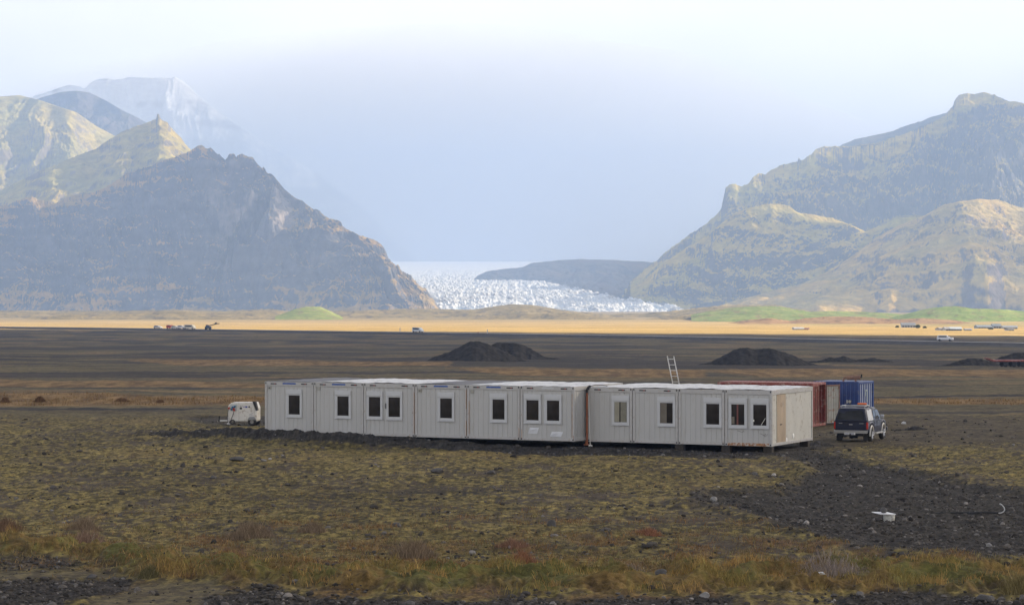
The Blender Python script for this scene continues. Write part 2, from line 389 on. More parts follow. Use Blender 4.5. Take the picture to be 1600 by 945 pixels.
    gold = mixc(c(.50, .345, .125) * one[:, None], c(.70, .495, .185) * one[:, None], sstep(-.3, .3, fbm(Xf / 120., lY * 40, 141, 3)))
    st = sstep(.25, .4, fbm(Xf / 600., lY * 55, 143, 3)) * .5
    gold = mixc(gold, c(.27, .18, .10) * one[:, None], st)
    rt = sstep(1150, 1350, px) * sstep(1300, 1900, Yf) * sstep(-.1, .3, fbm(Xf / 110., lY * 45, 145, 3))
    gold = mixc(gold, c(.24, .27, .07) * one[:, None], rt * .75)
    gold = mixc(gold, c(.34, .26, .12) * one[:, None], sstep(2300, 3300, Yf) * .8)
    base = mixc(base, gold, sstep(-30, 30, Yf - edge - 20))
    m = attr_mat('ground_cover', scale=7, var=.42, bump=.9, bdist=.05, bscale=11)
    t = m.node_tree; b = t.nodes['Principled BSDF']; lk = b.inputs['Base Color'].links[0]; src = lk.from_socket
    tcn = t.nodes.new('ShaderNodeTexCoord'); vo = t.nodes.new('ShaderNodeTexNoise'); vo.inputs['Scale'].default_value = 1.1; vo.inputs['Detail'].default_value = 10; vo.inputs['Roughness'].default_value = .78
    t.links.new(tcn.outputs['Object'], vo.inputs['Vector']); mr = t.nodes.new('ShaderNodeMapRange'); mr.inputs['From Min'].default_value = .36; mr.inputs['From Max'].default_value = .64; mr.inputs['To Min'].default_value = .5; mr.inputs['To Max'].default_value = 1.35
    t.links.new(vo.outputs['Fac'], mr.inputs['Value']); vm = t.nodes.new('ShaderNodeVectorMath'); vm.operation = 'SCALE'; t.links.new(src, vm.inputs[0]); t.links.new(mr.outputs[0], vm.inputs['Scale']); t.links.new(vm.outputs[0], b.inputs['Base Color'])
    o = np_mesh('ground', np.stack([Xf, Yf, z], 1), grid_faces(len(ys), len(tx)), m, np.clip(base, .01, .9))
    tag(o, kind='structure')
build_ground()

# ------------------------------------------------------------------ road across the plain
def build_road():
    pts = [(-900, 503.5), (-400, 508), (-100, 511.6), (0, 513), (330, 517.5), (650, 522.6), (1000, 528.6), (1300, 534.5), (1600, 541), (2100, 553)]
    C = [at(*p) for p in pts]
    S = []
    for a, b in zip(C[:-1], C[1:]):
        for k in range(12): S.append(a.lerp(b, k / 12))
    S.append(C[-1]); n = len(S); V = []; Vs = []
    for i, p in enumerate(S):
        d = (S[min(i + 1, n - 1)] - S[max(i - 1, 0)]); d.z = 0; d.normalize(); q = Vector((-d.y, d.x, 0))
        z0 = CAMZ - float(Hof(p.y)) + .95
        for wv, dz in ((-4.2, 0), (4.2, 0)): V.append((p.x + q.x * wv, p.y + q.y * wv, z0 + dz))
        for wv, dz in ((-9, -1.6), (-5.6, -.12), (5.6, -.12), (9, -1.6)): Vs.append((p.x + q.x * wv, p.y + q.y * wv, z0 + dz))
    asphalt = M('asphalt_road', (.24, .235, .23), .75, scale=.3)
    tag(np_mesh('road', V, grid_faces(n, 2), asphalt, smooth=False), kind='structure')
    sh = M('road_shoulder', (.07, .065, .06), .95, var=.3, scale=.5)
    tag(np_mesh('road_embankment', Vs, grid_faces(n, 4), sh, smooth=False), kind='structure')
    lm = M('road_paint', (.75, .75, .72), .6)
    V2 = []; F2 = []
    for i in range(n - 1):
        for off in (-3.75, 3.75, 0):
            if off == 0 and i % 2: continue
            a, b = S[i], S[i + 1]; d = (b - a); d.z = 0; d.normalize(); q = Vector((-d.y, d.x, 0)); k = len(V2)
            for p in (a, b):
                for s in (-.08, .08): V2.append((p.x + q.x * (off + s), p.y + q.y * (off + s), CAMZ - float(Hof(p.y)) + .956))
            F2.append((k, k + 1, k + 3, k + 2))
    tag(np_mesh('road_marking', V2, F2, lm, smooth=False), kind='structure')
build_road()

# ------------------------------------------------------------------ mountains
def ridge_interp(pts, px):
    P = np.array(pts, float); return np.interp(px, P[:, 0], P[:, 1])
def mountain(name, ridge, Dr, Df, Db, cfun, foot=None, nx=700, nt=220, gul=.25, rough=40, seed=1, prof=1.15, jag=0, shear=0, craggy=1.0, mat=None, ledge=0, skew=None, Dff=None, wl=1.0, cat=None, Drf=None):
    """ridge: silhouette (px,py); Dr ridge distance, Df front foot distance, Db back foot distance"""
    x0, x1 = ridge[0][0], ridge[-1][0]
    a0, a1 = max(x0, -50), min(x1, 1650)
    px = np.unique(np.concatenate([np.linspace(x0, a0, 40 if a0 > x0 else 1), np.linspace(a0, a1, nx), np.linspace(a1, x1, 40 if a1 < x1 else 1)])); nx = len(px); py = ridge_interp(ridge, px)
    if jag:
        e = fbm(px / 26., px * 0, seed + 50, 5, .7); sp = np.clip(ridged(px / 7., px * 0, seed + 52, 2) - .72, 0, 1) * 3.2; py = py - jag * (np.clip(e, -.6, 1) + sp * (.4 + e))
    DR = np.full(nx, float(Dr)) if Drf is None else np.interp(px, [a for a, _ in Drf], [b for _, b in Drf])
    DR = DR + fbm(px / 160., px * 0, seed + 60, 3) * (Dr - Df) * .25
    DF = (np.full(nx, float(Df)) if Dff is None else np.interp(px, [a for a, _ in Dff], [b for _, b in Dff])) + fbm(px / 120., px * 0, seed + 61, 3) * (Dr - Df) * .18
    zr = CAMZ + (YH - py) * DR / F
    kw = np.hanning(41); kw /= kw.sum(); zs_ = np.convolve(np.pad(zr, 20, 'edge'), kw, 'valid')   # broad shape; the fine crest is added near the top only
    zs_ = np.minimum(zs_, zr + 6); crest = zr - zs_
    zf = CAMZ - Hof(DF) - 6
    t = np.linspace(0, 1, nt)
    T = t[:, None]; PX = px[None, :]
    sk = (PX - 800) / F
    XR = sk * DR; XF = (PX + (np.interp(px, [a for a, _ in skew], [b for _, b in skew])[None, :] if skew else 0) - 800) / F * DF
    X = XF + (XR - XF) * T; Yd = DF + (DR - DF) * T
    L_ = 240. * wl; q1 = X / L_ + shear * (Yd / L_); q2 = Yd / (L_ * 3.2)
    wz = fbm(X / (L_ * 1.6), Yd / (L_ * 2), seed + 5, 3)
    g = ridged(q1 + wz * .9, q2 + wz * .4, seed, 5, .52)
    g2 = ridged(X / 75. + wz, Yd / 95., seed + 9, 4, .6)
    env = (4 * T * (1 - T)) ** .8
    Hh = zs_ - zf; low = np.minimum(1, (1 - T) * 3)
    fall = T ** prof + ((g - .62) * gul + (g2 - .6) * gul * .22) * env
    zz = zf + Hh * fall
    if ledge:
        q = zz / ledge + fbm(X / 900., Yd / 900., seed + 21, 3) * .7
        fr = q - np.floor(q); zz = zz + ledge * (.30 * (sstep(.25, .95, fr) - fr)) * np.minimum(1, env * 2.2 + .15)
    zz = zz + (fbm(X / 330., Yd / 330., seed + 31, 3, .5) * rough * 1.3 + fbm(X / 80., Yd / 80., seed + 35, 5, .62) * rough * .32 * craggy) * np.minimum(1, env * 1.6 + .05)
    zz = np.minimum(zz, CAMZ + (zs_ - CAMZ) * Yd / DR * .999 - (T < .97) * 2)
    zz = zz + crest * T ** (16 + 10 * fbm(PX / 30., PX * 0, seed + 81, 2))
    zz[-1] = zr
    # back side
    nb = 26; tb = np.linspace(0, 1, nb)[1:, None]
    XB = XR * (1 + .12 * tb) + 0 * tb; YB = DR + (Db - DR) * tb
    ZB = zs_ + crest * np.exp(-tb * 40) + (-60 - zs_) * tb ** .85 + fbm(XB / 300., YB / 300., seed + 40, 4) * rough * 1.5 * 4 * tb * (1 - tb)
    X = np.vstack([X, XB]); Yd = np.vstack([Yd, YB + XB * 0]); zz = np.vstack([zz, ZB])
    Vv = np.stack([X, Yd, zz], -1)
    dx = np.gradient(Vv, axis=1); dt = np.gradient(Vv, axis=0); nn = np.cross(dx, dt); nn /= np.linalg.norm(nn, axis=-1, keepdims=True) + 1e-9
    nn[nn[..., 2] < 0] *= -1
    Tt = np.vstack([T + 0 * PX, 1 + tb + 0 * PX])
    colr = cfun(X, Yd, zz, nn[..., 2], Tt, np.vstack([PX + 0 * T, PX + 0 * tb]), seed)
    o = np_mesh(name, Vv.reshape(-1, 3), grid_faces(*X.shape), mat, np.clip(colr.reshape(-1, 3), .01, .95))
    tag(o, kind='structure'); return o
def lerp3(A, B, t): return np.array(A) * (1 - t[..., None]) + np.array(B) * t[..., None]
def mx3(A, B, t): return A * (1 - t[..., None]) + B * t[..., None]
def col_cliff(grass=(.20, .165, .055), rock=(.105, .09, .085), glo=.66, ghi=.82, high=0., pale=(.40, .34, .29), lit_amt=.0, lit_at=None, nw=.16):
    def f(X, Y, Z, nz_, T, PX, s):
        r = lerp3(rock, np.array(rock) * 1.55, sstep(-.3, .4, fbm(X / 120., Z / 22., s + 70, 5, .6)))
        gr = lerp3(grass, np.array(grass) * np.array((1.25, 1.1, .9)), sstep(-.3, .3, fbm(X / 260., Y / 200., s + 71, 4)))
        k = sstep(glo, ghi, nz_ + fbm(X / 140. + Y / 190., Z / 60., s + 72, 5, .58) * nw + high * (T - .5))
        c = mx3(r, gr, k)
        if lit_amt:  # pale patches put sunlit crags into the rock colour
            q = sstep(.16, .34, fbm(X / 90., Z / 130., s + 73, 5, .65) + lit_amt)
            if lit_at: q = q * np.exp(-(((PX - lit_at[0]) / lit_at[1]) ** 2)) * np.exp(-(((T - lit_at[2]) / lit_at[3]) ** 2))
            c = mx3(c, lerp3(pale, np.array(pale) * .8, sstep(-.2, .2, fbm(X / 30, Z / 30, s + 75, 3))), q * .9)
        return c
    return f
mrock = attr_mat('mountain_surface', scale=.03, var=.42, bump=.9, bdist=14, bscale=.022, spec=.05)
# far left: snow-streaked massif, half lost in the air
def col_snow(X, Y, Z, nz_, T, PX, s):
    r = lerp3((.10, .10, .11), (.16, .15, .15), sstep(-.3, .3, fbm(X / 200., Z / 60., s, 4)))
    k = sstep(-.02, .14, fbm(X / 330. + Z / 500., Z / 170., s + 3, 5, .6) + (Z - 900) / 2600)
    return mx3(r, np.broadcast_to(np.array((.85, .87, .9)), r.shape), k)
mountain('mountain', [(-400, 260), (-120, 210), (20, 165), (60, 148), (90, 139), (108, 132), (122, 134), (132, 139), (145, 128), (158, 123), (180, 125), (205, 121), (240, 122), (275, 122), (292, 131), (310, 150), (345, 178), (400, 215), (480, 262), (560, 320), (640, 400), (680, 440)],
         20200, 18900, 21500, col_snow, nx=500, nt=140, seed=301, rough=70, gul=.3, jag=3, mat=mrock, prof=.9)
# left, dark dome behind the green ridge
mountain('mountain', [(-400, 300), (-100, 230), (20, 175), (60, 154), (95, 144), (120, 142), (140, 145), (165, 157), (190, 172), (215, 184), (232, 194), (260, 218), (330, 290), (400, 380)],
         10800, 9400, 12500, col_cliff(grass=(.13, .115, .05), glo=.75, ghi=.9), nx=420, nt=140, seed=311, rough=45, gul=.25, mat=mrock, prof=.8)
# left green ridge
mountain('mountain', [(-500, 200), (-200, 168), (-60, 158), (0, 151), (30, 149), (60, 156), (95, 168), (120, 176), (150, 197), (180, 213), (210, 235), (240, 262), (300, 330), (360, 420)],
         9300, 7700, 10800, col_cliff(grass=(.42, .38, .09), rock=(.19, .16, .11), glo=.5, ghi=.72), nx=460, nt=160, seed=321, wl=1.6, craggy=0.4, rough=40, gul=0.16, mat=mrock, prof=.85)
# pinnacle mountain
mountain('mountain', [(-700, 330), (-400, 345), (-120, 328), (-40, 312), (0, 298), (40, 278), (60, 268), (100, 252), (130, 240), (150, 233), (165, 222), (190, 207), (215, 196), (232, 191), (240, 188), (244, 187), (245.5, 179), (248.5, 179), (250, 185), (253, 188), (262, 191), (266, 198), (275, 208), (283, 215), (290, 226), (300, 236), (330, 250), (370, 290), (440, 380), (480, 460)],
         7600, 6500, 8900, col_cliff(grass=(.44, .38, .085), rock=(.17, .14, .10), nw=.25, glo=.56, ghi=.76), nx=620, nt=200, seed=331, craggy=0.6, rough=26, gul=0.14, jag=2.2, mat=mrock, prof=.85, ledge=34)
# front left cliff mountain
mountain('mountain', [(-700, 330), (-300, 345), (-60, 335), (0, 322), (50, 308), (85, 318), (110, 306), (150, 300), (175, 287), (200, 270), (230, 262), (262, 248), (290, 240), (302, 232), (308, 229), (316, 227), (322, 233), (330, 232), (338, 240), (347, 245), (352, 249), (358, 241), (366, 240), (369, 247), (375, 243), (384, 243), (394, 246), (400, 256), (412, 266), (428, 284), (436, 294), (455, 306), (475, 318), (500, 335), (525, 350), (555, 366), (580, 374), (592, 379), (598, 386), (603, 393), (604, 402), (616, 412), (628, 424), (642, 432), (655, 446), (666, 450), (675, 466), (688, 482), (700, 490)],
         6500, 6050, 8200, col_cliff(grass=(.42, .29, .085), rock=(.098, .094, .098), nw=.55, glo=.60, ghi=.80, lit_amt=.20, lit_at=(395, 75, .62, .26)), nx=1100, nt=330, seed=341, Dff=[(-700, 6050), (330, 6080), (430, 5850), (560, 5620), (700, 5650)], skew=[(-700, 0), (330, 0), (420, 70), (520, 75), (600, 38), (690, 0)], wl=0.75, craggy=1.3, shear=.5, rough=24, gul=0.55, jag=5.0, mat=mrock, prof=0.95, ledge=30,
         Drf=[(-700, 6700), (300, 6650), (420, 6500), (600, 6280), (700, 6150)])
# right massif, far shoulder
mountain('mountain', [(1180, 330), (1250, 262), (1300, 234), (1335, 218), (1365, 212), (1395, 205), (1415, 196), (1440, 190), (1460, 181), (1480, 176), (1560, 190), (1700, 260)],
         10200, 8900, 11500, col_cliff(grass=(.17, .15, .06), glo=.6, ghi=.8), nx=320, nt=120, seed=351, craggy=0.6, rough=35, gul=.2, jag=2.5, mat=mrock)
# right massif
mountain('mountain', [(985, 440), (1005, 424), (1030, 402), (1060, 380), (1080, 365), (1100, 352), (1118, 338), (1127, 326), (1130, 310), (1134, 295), (1140, 288), (1150, 288), (1160, 290), (1168, 289), (1178, 276), (1186, 271), (1196, 273), (1205, 266), (1216, 261), (1232, 255), (1246, 252), (1248, 247), (1252, 251), (1268, 243), (1276, 232), (1290, 229), (1310, 229), (1330, 229), (1350, 226), (1380, 222), (1420, 206), (1450, 194), (1475, 181), (1488, 168), (1492, 158), (1500, 148), (1515, 146), (1535, 145), (1552, 148), (1570, 156), (1600, 162), (1650, 172), (1750, 180), (1900, 170), (2300, 220)],
         8400, 7000, 10500, col_cliff(grass=(.52, .44, .085), rock=(.11, .10, .09), nw=.22, glo=.58, ghi=.76, high=.05), nx=1000, nt=330, seed=364, shear=-0.3, craggy=1.1, rough=55, gul=0.42, jag=5, mat=mrock, prof=.95, ledge=90, wl=2.2,
         Drf=[(985, 7600), (1300, 8300), (1500, 9000), (2300, 9000)])
# lower cliffed bench of the right massif
mountain('mountain', [(985, 452), (1005, 440), (1035, 412), (1065, 392), (1090, 376), (1110, 364), (1130, 346), (1150, 333), (1170, 325), (1190, 320), (1215, 318), (1232, 322), (1250, 334), (1275, 336), (1300, 341), (1330, 352), (1352, 362), (1375, 352), (1400, 338), (1430, 336), (1480, 345), (1560, 352), (1700, 360), (1900, 380), (2200, 400)],
         7150, 6550, 8400, col_cliff(grass=(.48, .40, .08), rock=(.095, .088, .085), nw=.45, glo=.66, ghi=.80, high=.25), nx=900, nt=260, seed=367, craggy=0.9, rough=40, gul=0.34, jag=2.5, mat=mrock, prof=.95, ledge=55, wl=1.6, shear=-.3)
# right brown shoulder in front
mountain('mountain', [(1100, 484), (1150, 468), (1200, 456), (1250, 444), (1300, 422), (1340, 394), (1365, 374), (1400, 354), (1440, 339), (1475, 320), (1500, 315), (1530, 311), (1560, 312), (1580, 320), (1620, 330), (1700, 340), (1900, 350), (2300, 420)],
         6700, 5700, 7800, col_cliff(grass=(.56, .42, .11), rock=(.13, .105, .09), nw=.30, glo=.64, ghi=.80), nx=640, nt=220, seed=371, craggy=0.7, rough=45, gul=0.26, jag=2, mat=mrock, prof=0.7, ledge=40, wl=1.8)
# dark hill beside the glacier
mountain('hill', [(738, 436), (748, 430), (760, 424), (790, 420), (815, 418), (830, 411), (860, 408), (900, 405), (950, 406), (1010, 409), (1060, 414), (1120, 420), (1200, 440)],
         9200, 8300, 10200, col_cliff(grass=(.08, .065, .05), rock=(.055, .052, .055), glo=.86, ghi=.97), nx=400, nt=160, seed=381, rough=24, gul=.22, jag=1.6, mat=mrock, prof=.75, wl=1.2)

# glacier tongue
def build_glacier():
    nx, nt_ = 760, 460
    u = np.linspace(0, 1, nx)[None, :]; t = np.linspace(0, 1, nt_)[:, None]
    # near edge .. far edge
    D = 6050 + (14000 - 6050) * t ** 1.5
    pl = np.interp(t, [0, .15, .4, 1], [600, 570, 540, 500]); pr = np.interp(t, [0, .05, .12, .23, .36, .5, .62, 1], [1105, 1098, 1050, 955, 905, 850, 800, 880])
    PX = pl + (pr - pl) * u
    rowc = np.interp(t, [0, .05, .12, .25, .4, .6, .8, 1], [489, 481, 473, 459, 447, 433, 419, 409])
    slope = np.interp(PX, [600, 700, 850, 1000, 1110], [-2, 0, 1.5, 3.5, 7]) * (1 - t)
    row = rowc + slope
    Z = CAMZ + (YH - row) * D / F; X = (PX - 800) / F * D; Y = D + 0 * PX
    hard = sstep(0, .08, t)
    c1 = ridged(X / 85., Y / 62., 401, 4, .55); c2 = ridged(X / 26., Y / 24., 405, 3, .6)
    calm = 1 - .75 * sstep(.45, .85, t)
    Z = Z + ((c1 - .55) * 26 + (c2 - .5) * 8) * calm * (.3 + .7 * hard)
    Z = Z - 40 * (1 - sstep(0, .035, u)) - 34 * sstep(.965, 1, u) - 24 * (1 - sstep(0, .02, t))
    V = np.stack([X + 0 * Z, Y + 0 * Z, Z], -1)
    ice = lerp3((.50, .66, .78), (.90, .92, .93), sstep(.30, .7, c1 + (c2 - .5) * .4 + sstep(.3, .8, t) * .5))
    dirt = sstep(.12, .36, fbm(X / 130., Y / 90., 411, 5, .6) + (1 - sstep(0, .16, u)) * .35 - sstep(.2, .6, t) * .3 + sstep(.85, 1, u) * .25)
    ice = mx3(ice, np.broadcast_to(np.array((.20, .19, .185)), ice.shape), dirt * .85)
    m = attr_mat('glacier_ice', rough=.6, scale=.06, var=.15, bump=.7, bdist=6, bscale=.08, spec=.4)
    tag(np_mesh('glacier', V.reshape(-1, 3), grid_faces(nt_, nx), m, np.clip(ice.reshape(-1, 3), 0, .92)), kind='structure')
build_glacier()

# moraine hills and green knolls on the plain
def col_hill(a, b, c=(.13, .10, .075), k0=.0):
    def f(X, Y, Z, nz_, T, PX, s):
        r = lerp3(a, b, sstep(-.2, .3, fbm(X / 30., Y / 30., s, 5, .6)))
        return mx3(r, np.broadcast_to(np.array(c), r.shape), sstep(.18, .4, fbm(X / 18., Y / 40., s + 4, 4, .6) + k0) * .75)
    return f
mhill = attr_mat('hill_grass', scale=.12, var=.25, bump=.6, bdist=2.5, bscale=.1, spec=.05)
mountain('hill', [(-500, 487), (-200, 486), (0, 485), (150, 486), (290, 484), (340, 486), (420, 483), (450, 486), (530, 486), (600, 484), (640, 482), (700, 483), (740, 484), (775, 478), (800, 475), (840, 477), (870, 483), (910, 488), (950, 491), (1000, 490), (1040, 487), (1090, 481), (1130, 477), (1210, 476), (1260, 486), (1400, 490), (1480, 488), (1600, 486), (2000, 486)],
         3900, 2900, 4600, col_hill((.26, .205, .09), (.36, .27, .11), (.12, .10, .07), .1), nx=900, nt=90, seed=501, rough=16, craggy=1.2, gul=.28, jag=2.2, mat=mhill, wl=.8)
mountain('hill', [(1080, 492), (1110, 485), (1140, 481), (1170, 479), (1200, 478), (1220, 479), (1245, 484), (1265, 487), (1300, 486), (1340, 487), (1370, 488), (1410, 491), (1440, 494)],
         3100, 2600, 3500, col_hill((.20, .27, .06), (.30, .34, .09), (.27, .20, .09), .05), nx=420, nt=70, seed=511, rough=11, craggy=1.2, gul=.2, jag=1.0, mat=mhill)
mountain('hill', [(1390, 497), (1420, 489), (1450, 482), (1475, 479), (1495, 478), (1520, 482), (1560, 483), (1600, 486), (1700, 484), (1900, 488)],
         2900, 2450, 3300, col_hill((.22, .31, .06), (.30, .36, .09), (.26, .2, .09), .03), nx=420, nt=70, seed=521, rough=11, craggy=1.2, gul=.2, jag=1.0, mat=mhill)
mountain('hill', [(430, 494), (445, 489), (460, 483), (478, 479), (500, 479), (512, 484), (528, 492), (536, 496)],
         3300, 2900, 3600, col_hill((.24, .30, .06), (.33, .36, .08), (.26, .2, .1), .02), nx=160, nt=50, seed=531, rough=11, craggy=1.2, gul=.15, jag=.6, mat=mhill)
mountain('hill', [(1130, 506), (1165, 500), (1200, 497), (1235, 501), (1260, 497), (1300, 494), (1350, 495), (1400, 499), (1440, 497), (1490, 500), (1530, 506)],
         2400, 2100, 2700, col_hill((.36, .22, .11), (.42, .27, .13), (.20, .13, .09), .05), nx=420, nt=60, seed=541, rough=11, craggy=1.2, gul=.25, jag=1.0, mat=mhill)
#@@OBJ_START
# ------------------------------------------------------------------ object materials
m_white = M('cabin_paint', (.46, .455, .43), .45, var=.035, scale=2.6, dirt=((.41, .385, .34), .12), bump=.05, bscale=6, zs=.16)
m_sunwall = M('cabin_paint_sunlit', (.66, .64, .57), .45, var=.05, scale=1.2, dirt=((.45, .41, .34), .25))  # cabin paint lightened and warmed to hold the sun on the end wall
m_frame = M('frame_paint', (.45, .44, .415), .45, var=.06, scale=3, dirt=((.30, .20, .13), .18))
m_rusty = M('frame_rust', (.55, .52, .45), .55, var=.1, scale=4, dirt=((.30, .13, .05), .75))
m_roofw = M('roof_white', (.74, .74, .73), .5, var=.08, scale=.9, dirt=((.42, .42, .42), .4), bump=.1, bscale=3)
m_roofd = M('roof_dark', (.16, .16, .17), .7, var=.2, scale=1)
m_pvc = M('window_plastic', (.54, .545, .54), .35, var=.03)
m_glass = M('window_glass', (.028, .024, .022), .06, var=.5, scale=1.3)
m_curt = M('curtain_fabric', (.52, .50, .38), .8, var=.1, scale=5)
m_room = M('room_wall_beyond', (.15, .13, .10), .8, var=.2, scale=2)
m_black = M('black_rubber', (.02, .02, .02), .7, var=.3)
m_dark = M('dark_slot', (.03, .028, .027), .8, var=.3, scale=8)
m_redmark = M('red_mark', (.30, .05, .04), .6)
m_blue = M('blue_sign', (.03, .09, .32), .4)
m_ply = M('plywood', (.40, .31, .215), .7, var=.18, scale=1.6, zs=.35, dirt=((.33, .28, .22), .3))
m_plate = M('label_plate', (.34, .33, .28), .5)
m_rpipe = M('orange_pipe', (.30, .095, .035), .5, var=.3, scale=4)
m_cord = M('pale_cord', (.70, .68, .62), .6)
m_alu = M('aluminium', (.62, .61, .58), .35, .7, var=.1)
m_cred = M('container_red', (.24, .05, .036), .5, var=.18, scale=1.5, dirt=((.42, .27, .22), .35))
m_cblue = M('container_blue', (.022, .055, .19), .42, var=.15, scale=1.2, dirt=((.12, .13, .17), .2))
m_cgrey = M('container_door_grey', (.40, .385, .33), .6, var=.1, scale=1.5, dirt=((.26, .14, .07), .35))
m_crust = M('rusty_steel', (.23, .13, .09), .75, var=.3, scale=5)
m_cdark = M('container_inside', (.07, .075, .07), .8, var=.3)
m_wood = M('timber', (.04, .033, .026), .85, var=.3, scale=5)  # darkened to stand for the shaded voids under the cabins

m_rstain = M('rust_run', (.34, .20, .11), .8, var=.35, scale=6)
RUST = {2: ((2.93, .2, 2.3), (2.86, 1.2, 1.26)), 3: ((2.93, .15, .9), (2.93, 1.5, 2.5)), 4: ((.10, .25, 1.9), (2.9, .1, .6)), 5: ((.07, .05, .55), (2.83, .2, 2.35), (2.9, .05, .3)), 8: ((2.32, .03, .2),)}
def cabin(idx, Wd, wins, label, roof, base, strip=None, badge=False, slots=True, dented=False, endwall=False, rust=False, end='left'):
    H = 2.70; Dp = 6.055; W = Wd - .03
    t = thing('portable_cabin', label, 'portable cabin', base, -R(TH), 'white portable cabins standing in a row')
    fm = m_rusty if rust else m_frame
    f = MB(); p = .13
    for x0 in (0, W - p):
        for y0 in (0, Dp - p): f.box(x0, x0 + p, y0, y0 + p, 0, H)
    for y0, y1 in ((.006, p - .006), (Dp - p + .006, Dp - .006)):
        f.box(p, W - p, y0, y1, H - .215, H - .004)
    for x0, x1 in ((.006, p - .006), (W - p + .006, W - .006)):
        f.box(x0, x1, p, Dp - p, H - .215, H - .004)
        f.box(x0, x1, p, Dp - p, .006, .15)
    if not rust:
        for y0, y1 in ((.006, p - .006), (Dp - p + .006, Dp - .006)): f.box(p, W - p, y0, y1, .006, .15)
    f.build('frame', m_frame, t, bevel=.012)
    b = MB()
    if rust:
        for y0, y1 in ((.006, p - .006), (Dp - p + .006, Dp - .006)): b.box(p, W - p, y0, y1, .006, .15)
        b.build('floor_rail', m_rusty, t)
    # corner castings' holes
    c = MB()
    for x in (.035, W - .095): c.box(x, x + .06, -.004, .03, H - .12, H - .03); c.box(x, x + .06, -.004, .03, .03, .11)
    c.build('corner_hole', m_dark, t)
    # walls
    wm = m_sunwall if endwall else m_white
    a = MB(); corr(a, (p - .01, .045), (W - p + .01, .045), .14, H - .21, (0, -1), .27, .016, .83, .05)
    wall = a.build('front_wall', m_white, t)
    for (rx_, rz0, rz1) in RUST.get(idx, ()):
        MB().box(rx_, rx_ + .03, -.0025, .01, rz0, rz1).build('rust_stain', m_rstain, t)
    if dented:
        d = MB()
        for (dx, dz, dw, dh) in ((.42, .34, .5, .30), (1.62, .22, .62, .24)):
            n = 8; vs = []; fs = []
            for j in range(n + 1):
                for i in range(n + 1):
                    u, v = i / n, j / n; k = math.sin(u * math.pi) * math.sin(v * math.pi)
                    vs.append((dx + dw * u + .10 * v, .028 - .035 * k * (1 if u < v else .2), dz + dh * v))
            for j in range(n):
                for i in range(n): fs.append((j * (n + 1) + i, j * (n + 1) + i + 1, (j + 1) * (n + 1) + i + 1, (j + 1) * (n + 1) + i))
            d.add(vs, fs)
        d.build('dent', M('dent_metal', (.66, .67, .68), .4), wall, smooth=True)
    for nm, A, B_, nr in (('left_wall', (.045, Dp - p), (.045, p), (-1, 0)), ('rear_wall', (W - p, Dp - .045), (p, Dp - .045), (0, 1))):
        a = MB(); corr(a, A, B_, .14, H - .21, nr, .27, .014, .84, .05); a.build(nm.replace('left_', 'side_'), m_white, t)
    a = MB()
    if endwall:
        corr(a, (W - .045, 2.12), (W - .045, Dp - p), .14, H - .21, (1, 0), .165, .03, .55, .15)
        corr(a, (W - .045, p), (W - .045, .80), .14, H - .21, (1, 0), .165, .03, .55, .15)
        a.build('side_wall', m_sunwall, t)
        e = MB().box(W - .075, W - .028, .80, 2.10, .15, H - .23).build('plywood_door', m_ply, t)
        e2 = MB().box(W - .028, W - .015, 1.25, 1.52, .98, 1.03); e2.build('handle', m_dark, e)
        MB().ring((W - .026, 1.45, 1.95), (1, 0, 0), .09, .008, 16, 5).build('ring_stain', M('ring_stain', (.30, .23, .16), .8), e)
        g = MB(); g.cyl((W - .03, 3.2, .36), (W - .01, 3.2, .36), .14, .10, 7); g.cyl((W - .03, 2.2, .22), (W - .01, 2.2, .22), .12, .10, 5)
        g.build('repair_patch', M('repair_patch', (.8, .79, .75), .5), t)
    else:
        corr(a, (W - .045, p), (W - .045, Dp - p), .14, H - .21, (1, 0), .27, .014, .84, .05); a.build('side_wall', m_white, t)
    MB().box(.05, W - .05, .05, Dp - .05, .02, .135).build('floor_slab', m_dark, t)
    r = MB(); n = 14
    vs = []
    for j in range(n + 1):
        for i in range(9):
            x = .01 + (W - .02) * i / 8; y = .01 + (Dp - .02) * j / n
            zz = H + .008 + .045 * math.sin(math.pi * i / 8) * (.6 + .4 * math.sin(j * 1.9 + idx)) + .012 * math.sin(i * 3.1 + j * 2.3 + idx)
            vs.append((x, y, zz))
    fs = [(j * 9 + i, j * 9 + i + 1, (j + 1) * 9 + i + 1, (j + 1) * 9 + i) for j in range(n) for i in range(8)]
    r.add(vs, fs); ro = r.build('roof', m_roofd if roof == 'dark' else m_roofw, t, smooth=True)
    MB().box(.02, W - .02, .02, Dp - .02, H - .03, H + .004).build('roof_edge', m_frame, t)
    if slots:
        s = MB(); q = MB()
        for x in (.36, W - .74):
            s.box(x, x + .36, -.002, .012, H - .135, H - .075)
            q.box(x + .22, x + .29, -.006, .006, H - .13, H - .08)
        s.build('rail_slot', m_dark, t); q.build('rail_mark', m_redmark, t)
    if strip == 'blue':
        so_ = MB().box(W * .37, W * .64, -.004, .01, H - .125, H - .045).build('name_strip', m_blue, t)
    elif strip == 'white':
        MB().box(W * .40, W * .62, -.004, .01, H - .125, H - .045).build('name_strip', m_pvc, t)
    if badge:
        bd = MB().box(.19, .37, .010, .05, H - .42, H - .24).build('vent_plate', m_plate, t, bevel=.01)
        if badge == 2: MB().box(.235, .325, .002, .012, H - .35, H - .305).build('vent_slot', m_dark, bd)
